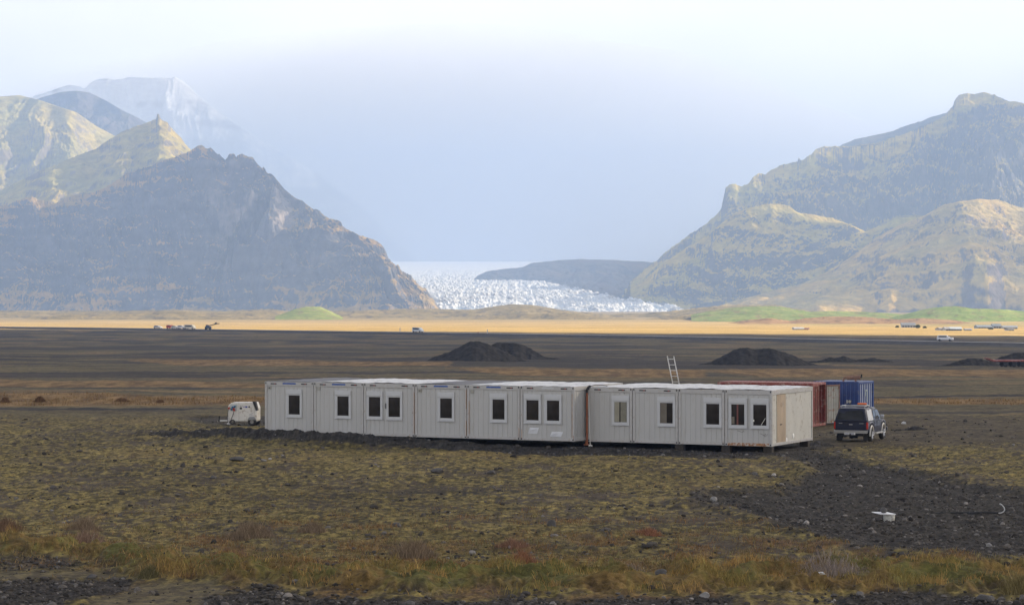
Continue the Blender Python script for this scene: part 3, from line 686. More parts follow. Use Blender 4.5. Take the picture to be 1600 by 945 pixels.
    for wi, wn in enumerate(wins):
        x0, kind = wn; w_ = .945; z0, z1 = .87, 2.30; sh = .235
        fr = MB(); th = .075
        fr.box(x0, x0 + th, -.02, .05, z0, z1 - sh); fr.box(x0 + w_ - th, x0 + w_, -.02, .05, z0, z1 - sh)
        fr.box(x0 + th, x0 + w_ - th, -.02, .05, z0, z0 + th)
        fr.box(x0 - .03, x0 + w_ + .03, -.05, -.02, z0 - .035, z0 - .003)      # sill
        win = fr.build('window', m_pvc, t, bevel=.008)
        bx_ = MB().box(x0, x0 + w_, -.035, .05, z1 - sh, z1).build('shutter_box', m_pvc, win, bevel=.012)
        s2 = MB(); a0, a1, b0, b1 = x0 + th, x0 + w_ - th, z0 + th, z1 - sh; t2 = .06
        s2.box(a0, a0 + t2, -.004, .04, b0, b1); s2.box(a1 - t2, a1, -.004, .04, b0, b1)
        s2.box(a0 + t2, a1 - t2, -.004, .04, b0, b0 + t2); s2.box(a0 + t2, a1 - t2, -.004, .04, b1 - t2, b1)
        s2.build('sash', m_pvc, win, bevel=.006)
        g0, g1, h0, h1 = a0 + t2, a1 - t2, b0 + t2, b1 - t2
        MB().box(g0, g1, .018, .024, h0, h1).build('pane', m_glass, win)
        if kind == 'curtain':
            cu = MB(); corr(cu, (g0 + (g1 - g0) * .52, .013), (g1, .013), h0, h1, (0, -1), .05, .012, .3, .2); cu.build('curtain', m_curt, win)
            MB().box(g0 + .01, g0 + (g1 - g0) * .40, .010, .016, h0 + .02, h1).build('blind', M('blind_beige', (.30, .28, .21), .8), win)
        if kind == 'half':
            MB().box(g0 + .01, g0 + (g1 - g0) * .52, .010, .016, h0 + .01, h1 - .01).build('far_wall_seen', m_room, win)
        if kind == 'post':
            MB().box(g0 + .28, g0 + .36, .010, .016, h0, h1).build('red_post', M('red_post', (.16, .05, .035), .7), win)
            MB().box(g0, g0 + .16, .010, .015, h0 + .05, h0 + .4).build('box_inside', m_room, win)
        if kind == 'string':
            MB().tube([(g0 + .40, .012, h0 + .02), (g0 + .62, .012, h0 + .36)], .012).cyl((g0 + .02, .012, h0 + .18), (g0 + .02, .012, h0 + .28), .03).build('cord', m_cord, win)
        if kind == 'handle': MB().box(x0 - .015, x0 + .02, -.06, -.02, z0 + .55, z0 + .82).build('latch', m_dark, win)
    return t

def Lb(k): v = P0 + U * (W1 * k); return (v.x, v.y, .34)
def Rb(k): v = Q0 + U * (W2 * k); return (v.x, v.y, .275)
cabin(0, W1, [(1.325, '')], 'grey roofed white cabin at the generator end of the row, with one window', 'dark', Lb(0), 'blue', 2)
cabin(1, W1, [(1.28, '')], 'white roofed blue striped cabin between the grey roofed cabin and a two window cabin', 'white', Lb(1), 'blue', 1)
cabin(2, W1, [(.16, ''), (1.315, 'handle')], 'white cabin with two windows between single window cabins that both carry blue strips', 'white', Lb(2))
cabin(3, W1, [(1.32, '')], 'dark roofed cabin with one window in the middle of the longer block', 'dark', Lb(3), 'blue', 2)
cabin(4, W1, [(1.30, '')], 'white roofed cabin with one window and a blue strip, beside the dented cabin', 'white', Lb(4), 'blue', 1)
cabin(5, W1, [(.20, ''), (1.33, '')], 'two window cabin with dented metal under its windows, next to the orange pipe', 'white', Lb(5), 'white', dented=True)
cabin(6, W2, [(1.31, 'curtain')], 'white cabin with pale curtains in its window, touching the orange pipe', 'white', Rb(0))
cabin(7, W2, [(1.325, 'half')], 'narrow cabin with a half dark window, second from the orange pipe', 'white', Rb(1))
cabin(8, W2, [(1.325, '')], 'narrow cabin with one dark window and no slots in its top rail', 'white', Rb(2), slots=False)
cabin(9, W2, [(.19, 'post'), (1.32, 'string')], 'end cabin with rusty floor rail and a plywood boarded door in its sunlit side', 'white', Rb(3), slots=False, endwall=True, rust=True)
# scratches on the end cabin's front wall
e9 = [o for o in bpy.data.objects if o.name.startswith('portable_cabin') and 'plywood' in o['label']][0]
sc_ = MB(); m_scr = M('scratch', (.17, .16, .15), .7)
for (x, z, q) in ((.62, .74, .34), (1.78, .62, .3)):
    pts = [(x + q * k / 7, .026, z + .07 * math.sin(k * .9) * (k / 7) - .05 * math.sin(k * .45)) for k in range(8)]; MB().tube(pts, .009, 5).build('scratch', m_scr, e9)
sc_.tube([(1.95, .026, .56), (2.06, .026, .48), (2.2, .026, .60)], .007, 5)
sc_.build('scratch', m_scr, e9)
rs = MB()
for (x, w_) in ((.30, .12), (.62, .2), (1.22, .1), (1.62, .34), (2.0, .12)): rs.box(x, x + w_, .002, .0065, .03, .10 + .03 * math.sin(x * 9))
rs.build('rust_stain', M('rust_stain', (.33, .17, .075), .8, var=.4, scale=7), e9)

# timber blocks that carry the end cabins
for k, (u_, n_, lb) in enumerate([(W2 * 4 - .3, .3, 'dark timber block under the front corner of the end cabin by the plywood door'),
                                  (W2 * 3 + .0, .25, 'dark timber block under the front joint of the end cabin and its neighbour'),
                                  (W2 * 4 - .3, 5.6, 'dark timber block under the rear corner of the sunlit cabin side'),
                                  (W2 * 2 + .0, .25, 'dark timber block beneath the front joint left of the windowed end pair')]):
    p = Q0 + U * u_ + N * n_; z0 = gz(p.x, p.y) - .03
    t = MB().box(-.22, .22, -.16, .16, 0, max(.1, .285 - z0)).build('timber_block', m_wood, bevel=.01); t.location = (p.x, p.y, z0); t.rotation_euler = (0, 0, -R(TH))
    tag(t, lb, 'timber block', 'timber blocks under the cabins')

# pipe and cord at the joint of the two blocks
p = Q0 + U * .02 - N * .12
t = thing('drainpipe', 'rusty orange upright pipe with black bend at the joint of the two cabin blocks', 'pipe', (p.x, p.y, 0), -R(TH))
MB().cyl((0, 0, .12), (0, 0, 2.72), .048, .048, 12).cyl((-.02, 0, .10), (-.02, 0, .34), .075, .075, 10).build('pipe', m_rpipe, t, smooth=False)
MB().tube([(0, 0, 2.70), (.0, .0, 2.86), (.05, .03, 2.98), (.14, .1, 3.05)], .055, 8).build('bend', m_black, t)
MB().tube([(.12, .1, 3.04), (.3, .35, 3.10), (.6, .5, 3.09), (.8, .7, 3.04)], .018, 5).build('cable', m_dark, t)
MB().box(-.16, .10, -.05, .04, .10, .16).build('foot', m_rpipe, t)
t = thing('pole', 'thin pale pole leaning beside the rusty orange pipe', 'pole', (p.x, p.y, 0), -R(TH))
MB().tube([(.27, -.22, .10), (.10, -.03, 2.6)], .016, 6).build('rod', m_cord, t); MB().box(.22, .36, -.3, -.15, .02, .14).build('foot', m_cord, t)

# ladder leaning on the back edge of the roofs
lb = Q0 + U * 2.1 + N * 6.15
t = thing('ladder', 'aluminium ladder standing up above the cabin roofs', 'ladder', (lb.x, lb.y, 0), -R(TH))
top = Vector((-.30, -.10, 4.42)); bot = Vector((.14, 1.1, .02)); wv = Vector((.36, 0, 0))
for s_ in (0, 1):
    q = MB().cyl(bot + wv * s_, top + wv * s_, .028, .028, 6); q.build('stile', m_alu, t)
n = 15
for k in range(n):
    a = bot.lerp(top, (k + .35) / (n - .15)); MB().cyl(a, a + wv, .018, .018, 6).build('rung', m_alu, t)

# ------------------------------------------------------------------ shipping containers
def container(name, label, L_, loc, rz, mside, open_end=False, door_mat=None, mend=None):
    H, Wd = 2.591, 2.438; t = thing(name, label, 'shipping container', loc, rz)
    f = MB(); p = .12
    for x0 in (0, L_ - p):
        for y0 in (0, Wd - p): f.box(x0, x0 + p, y0, y0 + p, 0, H)
    for y0 in (.005, Wd - p + .005):
        f.box(p, L_ - p, y0, y0 + p - .01, H - .10, H - .005); f.box(p, L_ - p, y0, y0 + p - .01, .005, .15)
    for x0 in (.005, L_ - p + .005):
        f.box(x0, x0 + p - .01, p, Wd - p, H - .14, H - .005); f.box(x0, x0 + p - .01, p, Wd - p, .005, .15)
    f.build('frame', mside, t, bevel=.01)
    a = MB(); corr(a, (p, .045), (L_ - p, .045), .14, H - .09, (0, -1), .28, .045, .35, .2); a.build('side_wall', mside, t)
    a = MB(); corr(a, (L_ - p, Wd - .045), (p, Wd - .045), .14, H - .09, (0, 1), .28, .045, .35, .2); a.build('side_wall', mside, t)
    a = MB(); corr(a, (.045, Wd - p), (.045, p), .14, H - .12, (-1, 0), .28, .045, .35, .2); a.build('end_wall', mend or mside, t)
    r = MB(); n = round(L_ / .21); vs = []
    for i in range(n * 2 + 1):
        x = .03 + (L_ - .06) * i / (2 * n); z = H + (.022 if (i // 1) % 2 else -.012); vs += [(x, .02, z), (x, Wd - .02, z)]
    r.add(vs, [(2 * i, 2 * i + 2, 2 * i + 3, 2 * i + 1) for i in range(2 * n)]); r.build('roof', mside, t)
    MB().box(.06, L_ - .06, .06, Wd - .06, .1, .15).build('floor_deck', m_cdark, t)
    return t, H, Wd
def leaf(name, parent, mat, w_, h_, loc, rz, label=None, ribs=True, inner=False):
    o = bpy.data.objects.new(name, None)
    a = MB(); corr(a, (.05, 0), (w_ - .05, 0), .05, h_ - .05, (0, -1), .22, .036, .4, .2)
    a.box(0, .05, -.01, .04, 0, h_); a.box(w_ - .05, w_, -.01, .04, 0, h_); a.box(.05, w_ - .05, -.01, .04, 0, .06); a.box(.05, w_ - .05, -.01, .04, h_ - .06, h_)
    o = a.build(name, mat, parent); o.location = loc; o.rotation_euler = (0, 0, rz)
    if label: o['label'] = label
    return o
rx = at_D(1270, 143.0); base = rx - U * 6.06
ct, H, Wd = container('shipping_container', 'faded red steel container with an open end, behind the sunlit cabin end', 6.06, (base.x, base.y, rx.z), -R(TH), m_cred)
d1 = leaf('door', ct, m_cred, 1.14, 2.30, (6.03, .11, .14), R(90)); b = MB()
for x in (.32, .78): b.cyl((x, -.06, .0), (x, -.06, 2.28), .022, .022, 7)
b.box(.28, .5, -.09, -.06, .85, .90); b.box(.74, .96, -.09, -.06, .85, .90); b.build('lock_rod', m_crust, d1)
d2 = leaf('door', ct, m_cgrey, 1.14, 2.30, (6.08, Wd - .04, .12), R(TH + 38), 'grey inner face of the open container door with rusty edges')
MB().box(.0, .05, -.055, -.012, .0, 2.32).box(1.09, 1.14, -.055, -.012, 0, 2.32).box(.05, 1.09, -.055, -.012, 2.22, 2.31).build('door_seal', m_crust, d2)
bx0 = at_D(1341.5, 147.0); THB = 31.0; Ub = Vector((math.cos(R(THB)), -math.sin(R(THB)), 0)); base = bx0 - Ub * 2.99
cb, H, Wd = container('shipping_container', 'short blue steel container with rusty gear on its roof, behind the parked pickup', 2.99, (base.x, base.y, bx0.z), -R(THB), m_cblue)
a = MB(); corr(a, (2.99 - .045, .12), (2.99 - .045, Wd - .12), .14, H - .12, (1, 0), .26, .045, .35, .2); ew = a.build('end_wall', m_cblue, cb); ew.data.materials.append(M('blue_rib_glare', (.40, .45, .56), .5, var=.1))
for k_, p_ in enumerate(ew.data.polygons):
    if k_ % 4 == 0: p_.material_index = 1  # outer rib flats coloured pale to stand for sun glare
g = MB(); g.cyl((3.01, 1.05, 1.7), (3.01, 1.05, 2.05), .03); g.cyl((3.02, 1.3, 1.35), (3.02, 1.3, 2.1), .03); g.box(2.99, 3.06, .98, 1.12, 2.0, 2.1); g.build('lock_gear', M('pale_gear', (.45, .5, .48), .5), cb)
MB().box(-.06, -.01, .05, .9, .2, 2.3).build('side_plate', m_crust, cb)
# exhaust on the blue container's roof
p = bx0 - Ub * .15 + Vector((0, .7, 0))
t = thing('exhaust', 'rusty silencer drum with a bent pipe lying on top of the blue container', 'exhaust drum', (p.x, p.y, bx0.z + 2.62), -R(10))
MB().cyl((-.45, 0, .20), (.35, 0, .23), .13, .13, 14).build('drum', m_crust, t, bevel=.02)
MB().tube([(-.45, 0, .20), (-.60, 0, .22), (-.68, 0, .10), (-.70, 0, -.02)], .06, 8).build('bent_pipe', m_crust, t)
MB().tube([(.35, 0, .23), (.42, 0, .25), (.42, 0, .42)], .05, 8).build('cap', m_black, t)
MB().box(.0, .12, -.1, .1, -.03, .12).build('bracket', m_crust, t)

# ------------------------------------------------------------------ pickup
def pickup():
    PH = 20.5; H0 = at_D(1329, 123.2)
    h = Vector((math.sin(R(PH)), math.cos(R(PH)), 0)); gzz = gz(H0.x, H0.y + 2.5)
    t = thing('pickup_truck', 'dark blue double cab pickup with covered bed and orange beacon, parked by the cabins', 'pickup truck', (H0.x, H0.y, gzz + .0), -R(PH))
    navy = M('navy_paint', (.010, .013, .034), .38, var=.12, scale=2, spec=.3, dirt=((.022, .022, .028), .3))
    silver = M('pale_trim_glare', (.55, .53, .48), .3, var=.06, scale=2, dirt=((.40, .37, .31), .3))  # trim colour that also paints the glare on the canopy sides
    tglass = M('tinted_glass', (.010, .011, .013), .15, var=.3, spec=.3)
    chrome = M('chrome', (.38, .38, .38), .3, .9, var=.05)
    tyre = M('tyre', (.025, .024, .023), .85, var=.3, scale=9); rim = M('alloy_rim', (.55, .55, .55), .3, .8)
    redl = M('tail_lamp', (.42, .02, .012), .25); orange = M('beacon_orange', (.75, .16, .03), .35)
    # lower body: loft of rounded sections along y
    def loft(secs, caps=True):
        mb = MB(); n = len(secs[0]); vs = [v for s_ in secs for v in s_]; fs = []
        for i in range(len(secs) - 1):
            for k in range(n): fs.append((i * n + k, i * n + (k + 1) % n, (i + 1) * n + (k + 1) % n, (i + 1) * n + k))
        if caps: fs += [tuple(range(n)), tuple(range((len(secs) - 1) * n, len(secs) * n))[::-1]]
        return mb.add(vs, fs)
    def sec(y, w_, z0, z1, r=.08, tw=None):
        tw = tw or w_ - .04
        return [(-w_ + r, y, z0), (w_ - r, y, z0), (w_, y, z0 + r), (w_, y, (z0 + z1) / 2), (tw, y, z1 - r * .4), (tw - r, y, z1), (-tw + r, y, z1), (-tw, y, z1 - r * .4), (-w_, y, (z0 + z1) / 2), (-w_, y, z0 + r)]
    ys = [(.06, .80, .62, 1.10), (.12, .86, .60, 1.13), (.5, .88, .52, 1.14), (.6, .88, .78, 1.14), (1.05, .885, .93, 1.14), (1.5, .88, .78, 1.14), (1.6, .88, .46, 1.14), (2.4, .88, .42, 1.13), (3.4, .88, .44, 1.12), (3.52, .88, .78, 1.11),
          (3.95, .885, .93, 1.10), (4.4, .87, .80, 1.07), (4.5, .86, .50, 1.05), (4.85, .83, .46, 1.0), (5.05, .72, .50, .92)]
    body = loft([sec(y, w_, a, b) for y, w_, a, b in ys]).build('body', navy, t, smooth=False, bevel=.02)
    # cab
    def gsec(y, wb, zb, wt, zt, r=.07):
        return [(-wb, y, zb), (wb, y, zb), (wt + .015, y, zt - r), (wt - r, y, zt), (-wt + r, y, zt), (-wt - .015, y, zt - r)]
    cabm = loft([gsec(1.62, .83, 1.10, .69, 1.70), gsec(2.1, .84, 1.10, .70, 1.755), gsec(2.7, .84, 1.10, .69, 1.765), gsec(3.15, .83, 1.10, .64, 1.66), gsec(3.75, .80, 1.08, .60, 1.12, .02)])
    cabm.build('cab', navy, t, bevel=.02)
    # canopy over the bed
    can = loft([gsec(.10, .84, 1.11, .66, 1.42), gsec(.22, .845, 1.11, .69, 1.68), gsec(.34, .85, 1.11, .70, 1.765), gsec(.9, .855, 1.11, .715, 1.80), gsec(1.56, .85, 1.11, .71, 1.79)])
    cn = can.build('canopy', navy, t, bevel=.025)
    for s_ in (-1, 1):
        MB().add([(s_ * .868, .30, 1.13), (s_ * .868, 1.54, 1.13), (s_ * .742, 1.54, 1.70), (s_ * .732, .42, 1.68)], [(0, 1, 2, 3)]).build('side_glare', silver, cn)  # pale overlay painting sun glare and dust on the canopy side
    # dark tailgate + rear glass, following the canopy's raked back
    tg = MB().add([(-.80, .045, .70), (.80, .045, .70), (.80, .05, 1.10), (-.80, .05, 1.10), (-.80, .10, .70), (.80, .10, .70), (.80, .11, 1.10), (-.80, .11, 1.10)], [(0, 1, 2, 3), (4, 7, 6, 5), (0, 4, 5, 1), (3, 2, 6, 7), (0, 3, 7, 4), (1, 5, 6, 2)])
    tgo = tg.build('tailgate', navy, t, bevel=.015)
    MB().box(-.09, .09, .025, .045, .93, .975).build('handle', chrome, tgo)
    bs = MB().box(-.62, -.44, .036, .046, 1.0, 1.03).box(.44, .66, .036, .046, 1.0, 1.03); bs.build('badge', chrome, tgo)
    rg = MB().add([(-.83, .06, 1.12), (.83, .06, 1.12), (.68, .17, 1.60), (.60, .24, 1.74), (-.60, .24, 1.74), (-.68, .17, 1.60)], [(0, 1, 2, 3, 4, 5)])
    rgo = rg.build('rear_hatch', navy, t); m_ = rgo.modifiers.new('s', 'SOLIDIFY'); m_.thickness = .035; m_.offset = 1
    rw = MB().add([(-.72, .035, 1.20), (.72, .035, 1.20), (.62, .125, 1.56), (.54, .18, 1.68), (-.54, .18, 1.68), (-.62, .125, 1.56)], [(0, 1, 2, 3, 4, 5)]).build('rear_window', tglass, rgo)
    for s_ in (-1, 1):
        MB().box(min(s_ * .80, s_ * .885), max(s_ * .80, s_ * .885), .03, .20, .72, 1.08).build('tail_lamp', redl, t, bevel=.02)
        MB().box(min(s_ * .885, s_ * .895), max(s_ * .885, s_ * .895), .10, 1.5, 1.105, 1.125).build('canopy_seal', m_black, t)
    # side glazing
    for s_ in (-1, 1):
        def sx(z, f): # cab side at height
            return s_ * (.84 - (z - 1.10) / .62 * .125 + .012)
        for (a, b, c_, d) in ((1.72, 2.30, 2.30, 1.80), (2.38, 3.42, 3.02, 2.38)):
            MB().add([(sx(1.16, 0), a, 1.16), (sx(1.16, 0), b, 1.16), (sx(1.62, 0), c_, 1.62), (sx(1.62, 0), d, 1.62)], [(0, 1, 2, 3)]).build('side_window', tglass, t)
        # doors' seams and handles
        sm = MB()
        for y in (1.66, 2.34, 3.40): sm.box(min(s_ * .876, s_ * .884), max(s_ * .876, s_ * .884), y - .008, y + .008, .52, 1.10)
        sm.build('door_seam', m_black, t)
        MB().box(min(s_ * .88, s_ * .91), max(s_ * .88, s_ * .91), 1.78, 1.94, .99, 1.03).box(min(s_ * .88, s_ * .91), max(s_ * .88, s_ * .91), 2.46, 2.62, .99, 1.03).build('door_handle', chrome, t)
        MB().box(min(s_ * .80, s_ * 1.0), max(s_ * .80, s_ * 1.0), 1.72, 3.30, .40, .47).build('side_step', silver, t, bevel=.02)
        mi = MB().box(min(s_ * .86, s_ * 1.08), max(s_ * .86, s_ * 1.08), 3.10, 3.22, 1.14, 1.34); mo = mi.build('wing_mirror', M('mirror_shell', (.45, .46, .47), .25, .6), t, bevel=.04, seg=3)
        for yc in (1.05, 3.95):
            ar = MB(); vs_ = []
            for i in range(19):
                a = math.pi * (i / 18 * 1.08 - .04); rr_ = .44
                for j in range(8):
                    b_ = 2 * math.pi * j / 8; q_ = rr_ + .06 * math.cos(b_); vs_.append((s_ * (.875 + .045 * math.sin(b_)), yc + q_ * math.cos(a), .40 + q_ * math.sin(a)))
            ar.add(vs_, [(i * 8 + j, (i + 1) * 8 + j, (i + 1) * 8 + (j + 1) % 8, i * 8 + (j + 1) % 8) for i in range(18) for j in range(8)]); ar.build('arch', silver, t, smooth=True)
            whl = MB().ring((s_ * .80, yc, .375), (1, 0, 0), .265, (.115, .125), 28, 10); wo = whl.build('wheel', tyre, t, smooth=True)
            rr = MB(); rr.cyl((s_ * .80, yc, .375), (s_ * .905, yc, .375), .16, .205, 20); 
            for k in range(6):
                a = k * math.pi / 3; rr.cyl((s_ * .905, yc, .375), (s_ * .915, yc + .2 * math.cos(a), .375 + .2 * math.sin(a)), .035, .028, 6)
            rr.build('rim', rim, wo)
    MB().box(-.86, .86, -.06, .14, .50, .66).box(-.40, .40, -.075, -.06, .60, .64).build('rear_bumper', chrome, t, bevel=.03)
    MB().box(-.86, .86, 4.95, 5.15, .42, .62).build('front_bumper', navy, t, bevel=.04)
    pl = MB().box(-.30, .26, -.075, -.062, .43, .55).build('number_plate', M('plate_white', (.7, .7, .68), .4), t)
    g = MB()
    for k, x in enumerate((-.26, -.20, -.14, -.03, .03, .09, .15)): g.box(x, x + .035, -.081, -.074, .46, .52)
    g.build('plate_marks', M('plate_ink', (.10, .12, .25), .5), pl)
    MB().box(-.05, .05, -.14, .0, .36, .44).cyl((0, -.12, .42), (0, -.12, .50), .03).build('tow_bar', m_dark, t)
    MB().box(-.6, .6, .3, 4.6, .34, .55).build('chassis', m_black, t)
    ax = MB().cyl((-.75, 1.05, .37), (.75, 1.05, .37), .06).cyl((-.14, 1.05, .36), (.14, 1.05, .36), .16, .16, 12); ax.cyl((-.75, 3.95, .37), (.75, 3.95, .37), .05); ax.build('axle', m_black, t)
    MB().box(-.78, -.55, .5, .52, .12, .44).box(.55, .78, .5, .52, .12, .44).build('mud_flap', m_black, t)
    MB().cyl((-.35, .2, .40), (-.35, .6, .42), .12, .12, 10).build('silencer', m_black, t)
    # roof rack, beacon bar, work lamp
    rk = MB()
    for x in (-.62, .62): rk.tube([(x, .5, 1.88), (x, 1.62, 1.88)], .018); 
    for y in (.55, 1.05, 1.55): rk.tube([(-.66, y, 1.88), (.66, y, 1.88)], .016)
    for x in (-.62, .62):
        for y in (.55, 1.55): rk.cyl((x, y, 1.76), (x, y, 1.88), .015)
    rk.build('roof_rack', m_alu, t)
    bar = MB().box(-.12, .50, 2.02, 2.2, 1.80, 1.845).box(-.06, .44, 1.80, 1.98, 1.86, 1.90).build('light_bar_mount', m_dark, t)
    MB().box(.0, .46, 1.62, 1.80, 1.90, 2.0).build('beacon', orange, t, bevel=.03, seg=3)
    MB().cyl((-.36, 1.5, 1.88), (-.36, 1.5, 1.98), .03).cyl((-.36, 1.42, 2.07), (-.36, 1.60, 2.07), .10, .07, 12).build('work_lamp', m_black, t)
    MB().cyl((-.36, 1.405, 2.07), (-.36, 1.42, 2.07), .08, .08, 12).box(-.55, -.48, 1.45, 1.52, 1.98, 2.14).build('lamp_face', chrome, t)
    MB().cyl((.72, 2.9, 1.6), (.76, 2.85, 2.05), .006, .004, 5).build('aerial', m_dark, t)
    return t
pickup()

# ------------------------------------------------------------------ generator trailer
def generator():
    c = at(384, 664.5); s = F / c.y
    gzz = gz(c.x, c.y)
    t = thing('generator_trailer', 'cream white generator trailer with coloured sockets, at the end of the cabin row', 'generator', (c.x, c.y, gzz), R(-6))
    cream = M('generator_cream', (.66, .63, .56), .4, var=.05, scale=2, dirt=((.42, .36, .28), .3))
    x0, x1, z0, z1 = -25 / s, 20.5 / s, 6.5 / s + .02, 37 / s
    pr = [(x0, z0 + .25), (x0 + .06, z0), (x1 - .04, z0), (x1, z0 + .12), (x1, z1 - .34), (x1 - .12, z1), (x0 + .22, z1 - .02), (x0 + .04, z1 - .16), (x0, z1 - .3)]
    body = MB().prism(pr, -.55, .55).build('body', cream, t, bevel=.05, seg=3)
    MB().box(x0 + .66, x0 + .675, -.556, -.548, z0 + .03, z1 - .04).box(x1 - .16, x1 - .145, -.556, -.548, z0 + .03, z1 - .3).build('panel_seam', M('seam_grey', (.33, .30, .25), .7), body)
    MB().box(x0 + .14, x0 + .58, -.562, -.549, z1 - .52, z1 - .12).build('socket_panel', M('panel_grey', (.45, .47, .45), .5), body)
    rd = M('socket_red', (.42, .05, .03), .4); bl = M('socket_blue', (.04, .14, .26), .4)
    for (x, z, m_) in ((.07, .34, rd), (.29, .28, bl), (.42, .24, bl), (.40, .45, rd), (.36, .38, rd), (.24, .40, bl)):
        MB().cyl((x0 + x, -.55, z1 - z), (x0 + x, -.66, z1 - z - .03), .055, .06, 10).build('socket', m_, body)
    MB().box(x0 + .72, x0 + .86, -.56, -.549, z1 - .42, z1 - .30).box(x0 + .74, x0 + .78, -.56, -.549, z1 - .24, z1 - .19).box(x0 + .84, x0 + .88, -.56, -.549, z1 - .24, z1 - .19).build('gauge', m_dark, body)
    MB().box(x0 + 1.06, x0 + 1.19, -.558, -.549, z1 - .32, z1 - .23).build('sticker', M('sticker_blue', (.03, .05, .30), .5), body)
    MB().box(x0 + .92, x0 + 1.04, -.558, -.549, z1 - .31, z1 - .24).build('sticker', M('sticker_lilac', (.35, .34, .48), .5), body)
    MB().cyl((x0 + 1.30, -.55, z1 - .27), (x0 + 1.30, -.59, z1 - .27), .055, .045, 10).build('cap', m_black, body)
    MB().tube([(x0 + 1.28, -.558, z1 - .74), (x0 + 1.42, -.558, z1 - .70), (x0 + 1.55, -.558, z1 - .62)], .012).tube([(x0 + 1.3, -.558, z1 - .80), (x0 + 1.58, -.558, z1 - .79)], .012).build('emblem', M('emblem_grey', (.25, .26, .3), .5), body)
    MB().prism([(x1 - .26, z1 + .05), (x1 - .08, z1 + .05), (x1 + .05, z1 - .48), (x1 - .05, z1 - .5)], -.60, -.2).build('exhaust_flap', m_dark, t)
    fl = MB(); fl.prism([(x1 - .52, .42), (x1 - .44, .56), (x1 - .14, .58), (x1 - .02, .44), (x1 - .02, .38), (x1 - .52, .36)], -.72, -.50); fl.build('fender', M('fender_grey', (.25, .25, .24), .5), t, bevel=.02)
    for sd_ in (-.62, .55):
        wx = x1 - .27
        wo = MB().ring((wx, sd_, .27), (0, 1, 0), .18, (.09, .09), 22, 8).build('wheel', m_black, t, smooth=True)
        MB().cyl((wx, sd_ - .05, .27), (wx, sd_ + .05, .27), .12, .12, 12).build('rim', M('wheel_rim', (.22, .21, .19), .6), wo)
    MB().box(x0 + .1, x1 - .1, -.3, .3, .30, z0 - .005).build('chassis', m_dark, t)
    MB().box(x0 - .62, x0 + .3, -.05, .05, .26, .33).build('drawbar', m_alu, t)
    MB().tube([(x0 - .62, 0, .30), (x0 - .72, 0, .30)], .05, 8).cyl((x0 - .64, 0, .30), (x0 - .66, 0, .52), .035).box(x0 - .70, x0 - .60, -.04, .04, .44, .58).build('coupling', m_dark, t)
    MB().cyl((x0 - .05, -.2, .10), (x0 - .05, -.2, .55), .035).cyl((x0 - .14, -.2, .10), (x0 + .04, -.2, .10), .06, .06).build('jack', m_alu, t)
    MB().ring((x0 + .30, -.62, z0 - .02), (0, 1, 0), .12, .03, 16, 6).build('cable_coil', m_black, t)
    MB().tube([(x0 + .38, -.62, z1 - .50), (x0 + .34, -.66, z1 - .72), (x0 + .2, -.66, z0 + .1), (x0 + .1, -.64, z0 - .1)], .018).build('cable', m_black, t)
    MB().tube([(x0 + .06, -.62, z1 - .38), (x0 - .03, -.64, z0 + .3), (x0 + .02, -.64, z0 - .05)], .015).build('cable', m_black, t)
generator()

# ------------------------------------------------------------------ heaps of black gravel
m_pile = M('black_gravel', (.024, .022, .021), .95, var=.6, scale=1.6, bump=1.0, bscale=3)
def pile(label, prof, Dd, depth=1.0, seed=1):
    P = np.array(prof, float); b = at_D(float(P[:, 0].mean()), Dd); zb = CAMZ - float(Hof(Dd))
    Xs = (P[:, 0] - 800) / F * Dd; Zs = CAMZ + (YH - P[:, 1]) * Dd / F - zb; Zs = Zs - Zs[[0, -1]].min(); hm = Zs.max()
    nx, ny = 110, 60; xs = np.linspace(Xs[0] - .8, Xs[-1] + .8, nx); hp = np.interp(xs, Xs, Zs)
    k = np.ones(5) / 5; hp = np.convolve(hp, k, 'same'); yh = hm * 1.55 * depth; ys = np.linspace(-yh - 1, yh + 1, ny)
    X, Y = np.meshgrid(xs, ys); Hh = np.broadcast_to(hp, X.shape)
    ycen = fbm(X * .25, X * 0, seed, 2) * .9; ax = np.abs(Y - ycen)
    Z = Hh - np.maximum(0, ax - .25) * (.62 + .14 * fbm(X * .8, Y * .1, seed + 1, 3)) + .22 * np.minimum(Hh, 1) * fbm(X * .55, Y * .5, seed + 3, 4) + .16 * fbm(X * 1.9, Y * 1.9, seed + 4, 4, .65)
    Z = np.maximum(Z, -.35)
    o = np_mesh('gravel_pile', np.stack([X, Y, Z], -1).reshape(-1, 3), grid_faces(ny, nx), m_pile)
    o.location = (0, Dd, zb - .02); tag(o, label, 'gravel pile', 'heaps of black gravel on the plain')
pile('tallest black gravel heap with a sharp peak, front one of a joined pair', [(664, 560), (680, 552), (705, 544), (722, 535), (736, 528), (746, 528), (760, 532), (785, 543), (812, 556), (830, 560)], 405, seed=3)
pile('rounded black gravel heap half behind the tallest peaked heap', [(745, 557), (765, 537), (775, 532), (790, 531), (812, 533), (830, 541), (850, 553), (885, 558)], 425, seed=13)
pile('broad black gravel heap with a flat top beyond the red container', [(1098, 569), (1112, 565), (1130, 556), (1148, 546), (1165, 544), (1180, 546), (1205, 545), (1225, 550), (1245, 558), (1262, 566), (1278, 571)], 368, seed=23)
pile('low ragged black heap next to the broad flat topped heap', [(1262, 563), (1285, 560), (1297, 555), (1305, 557), (1318, 554), (1330, 558), (1348, 563)], 400, seed=33)
pile('lowest thin black heap between the ragged heap and the plain', [(1328, 562), (1345, 559), (1362, 557), (1375, 559), (1398, 563)], 402, seed=43)
pile('low smooth black heap beside the red trailer', [(1468, 572), (1482, 569), (1500, 563), (1512, 560), (1535, 561), (1552, 566), (1566, 572)], 362, seed=53)
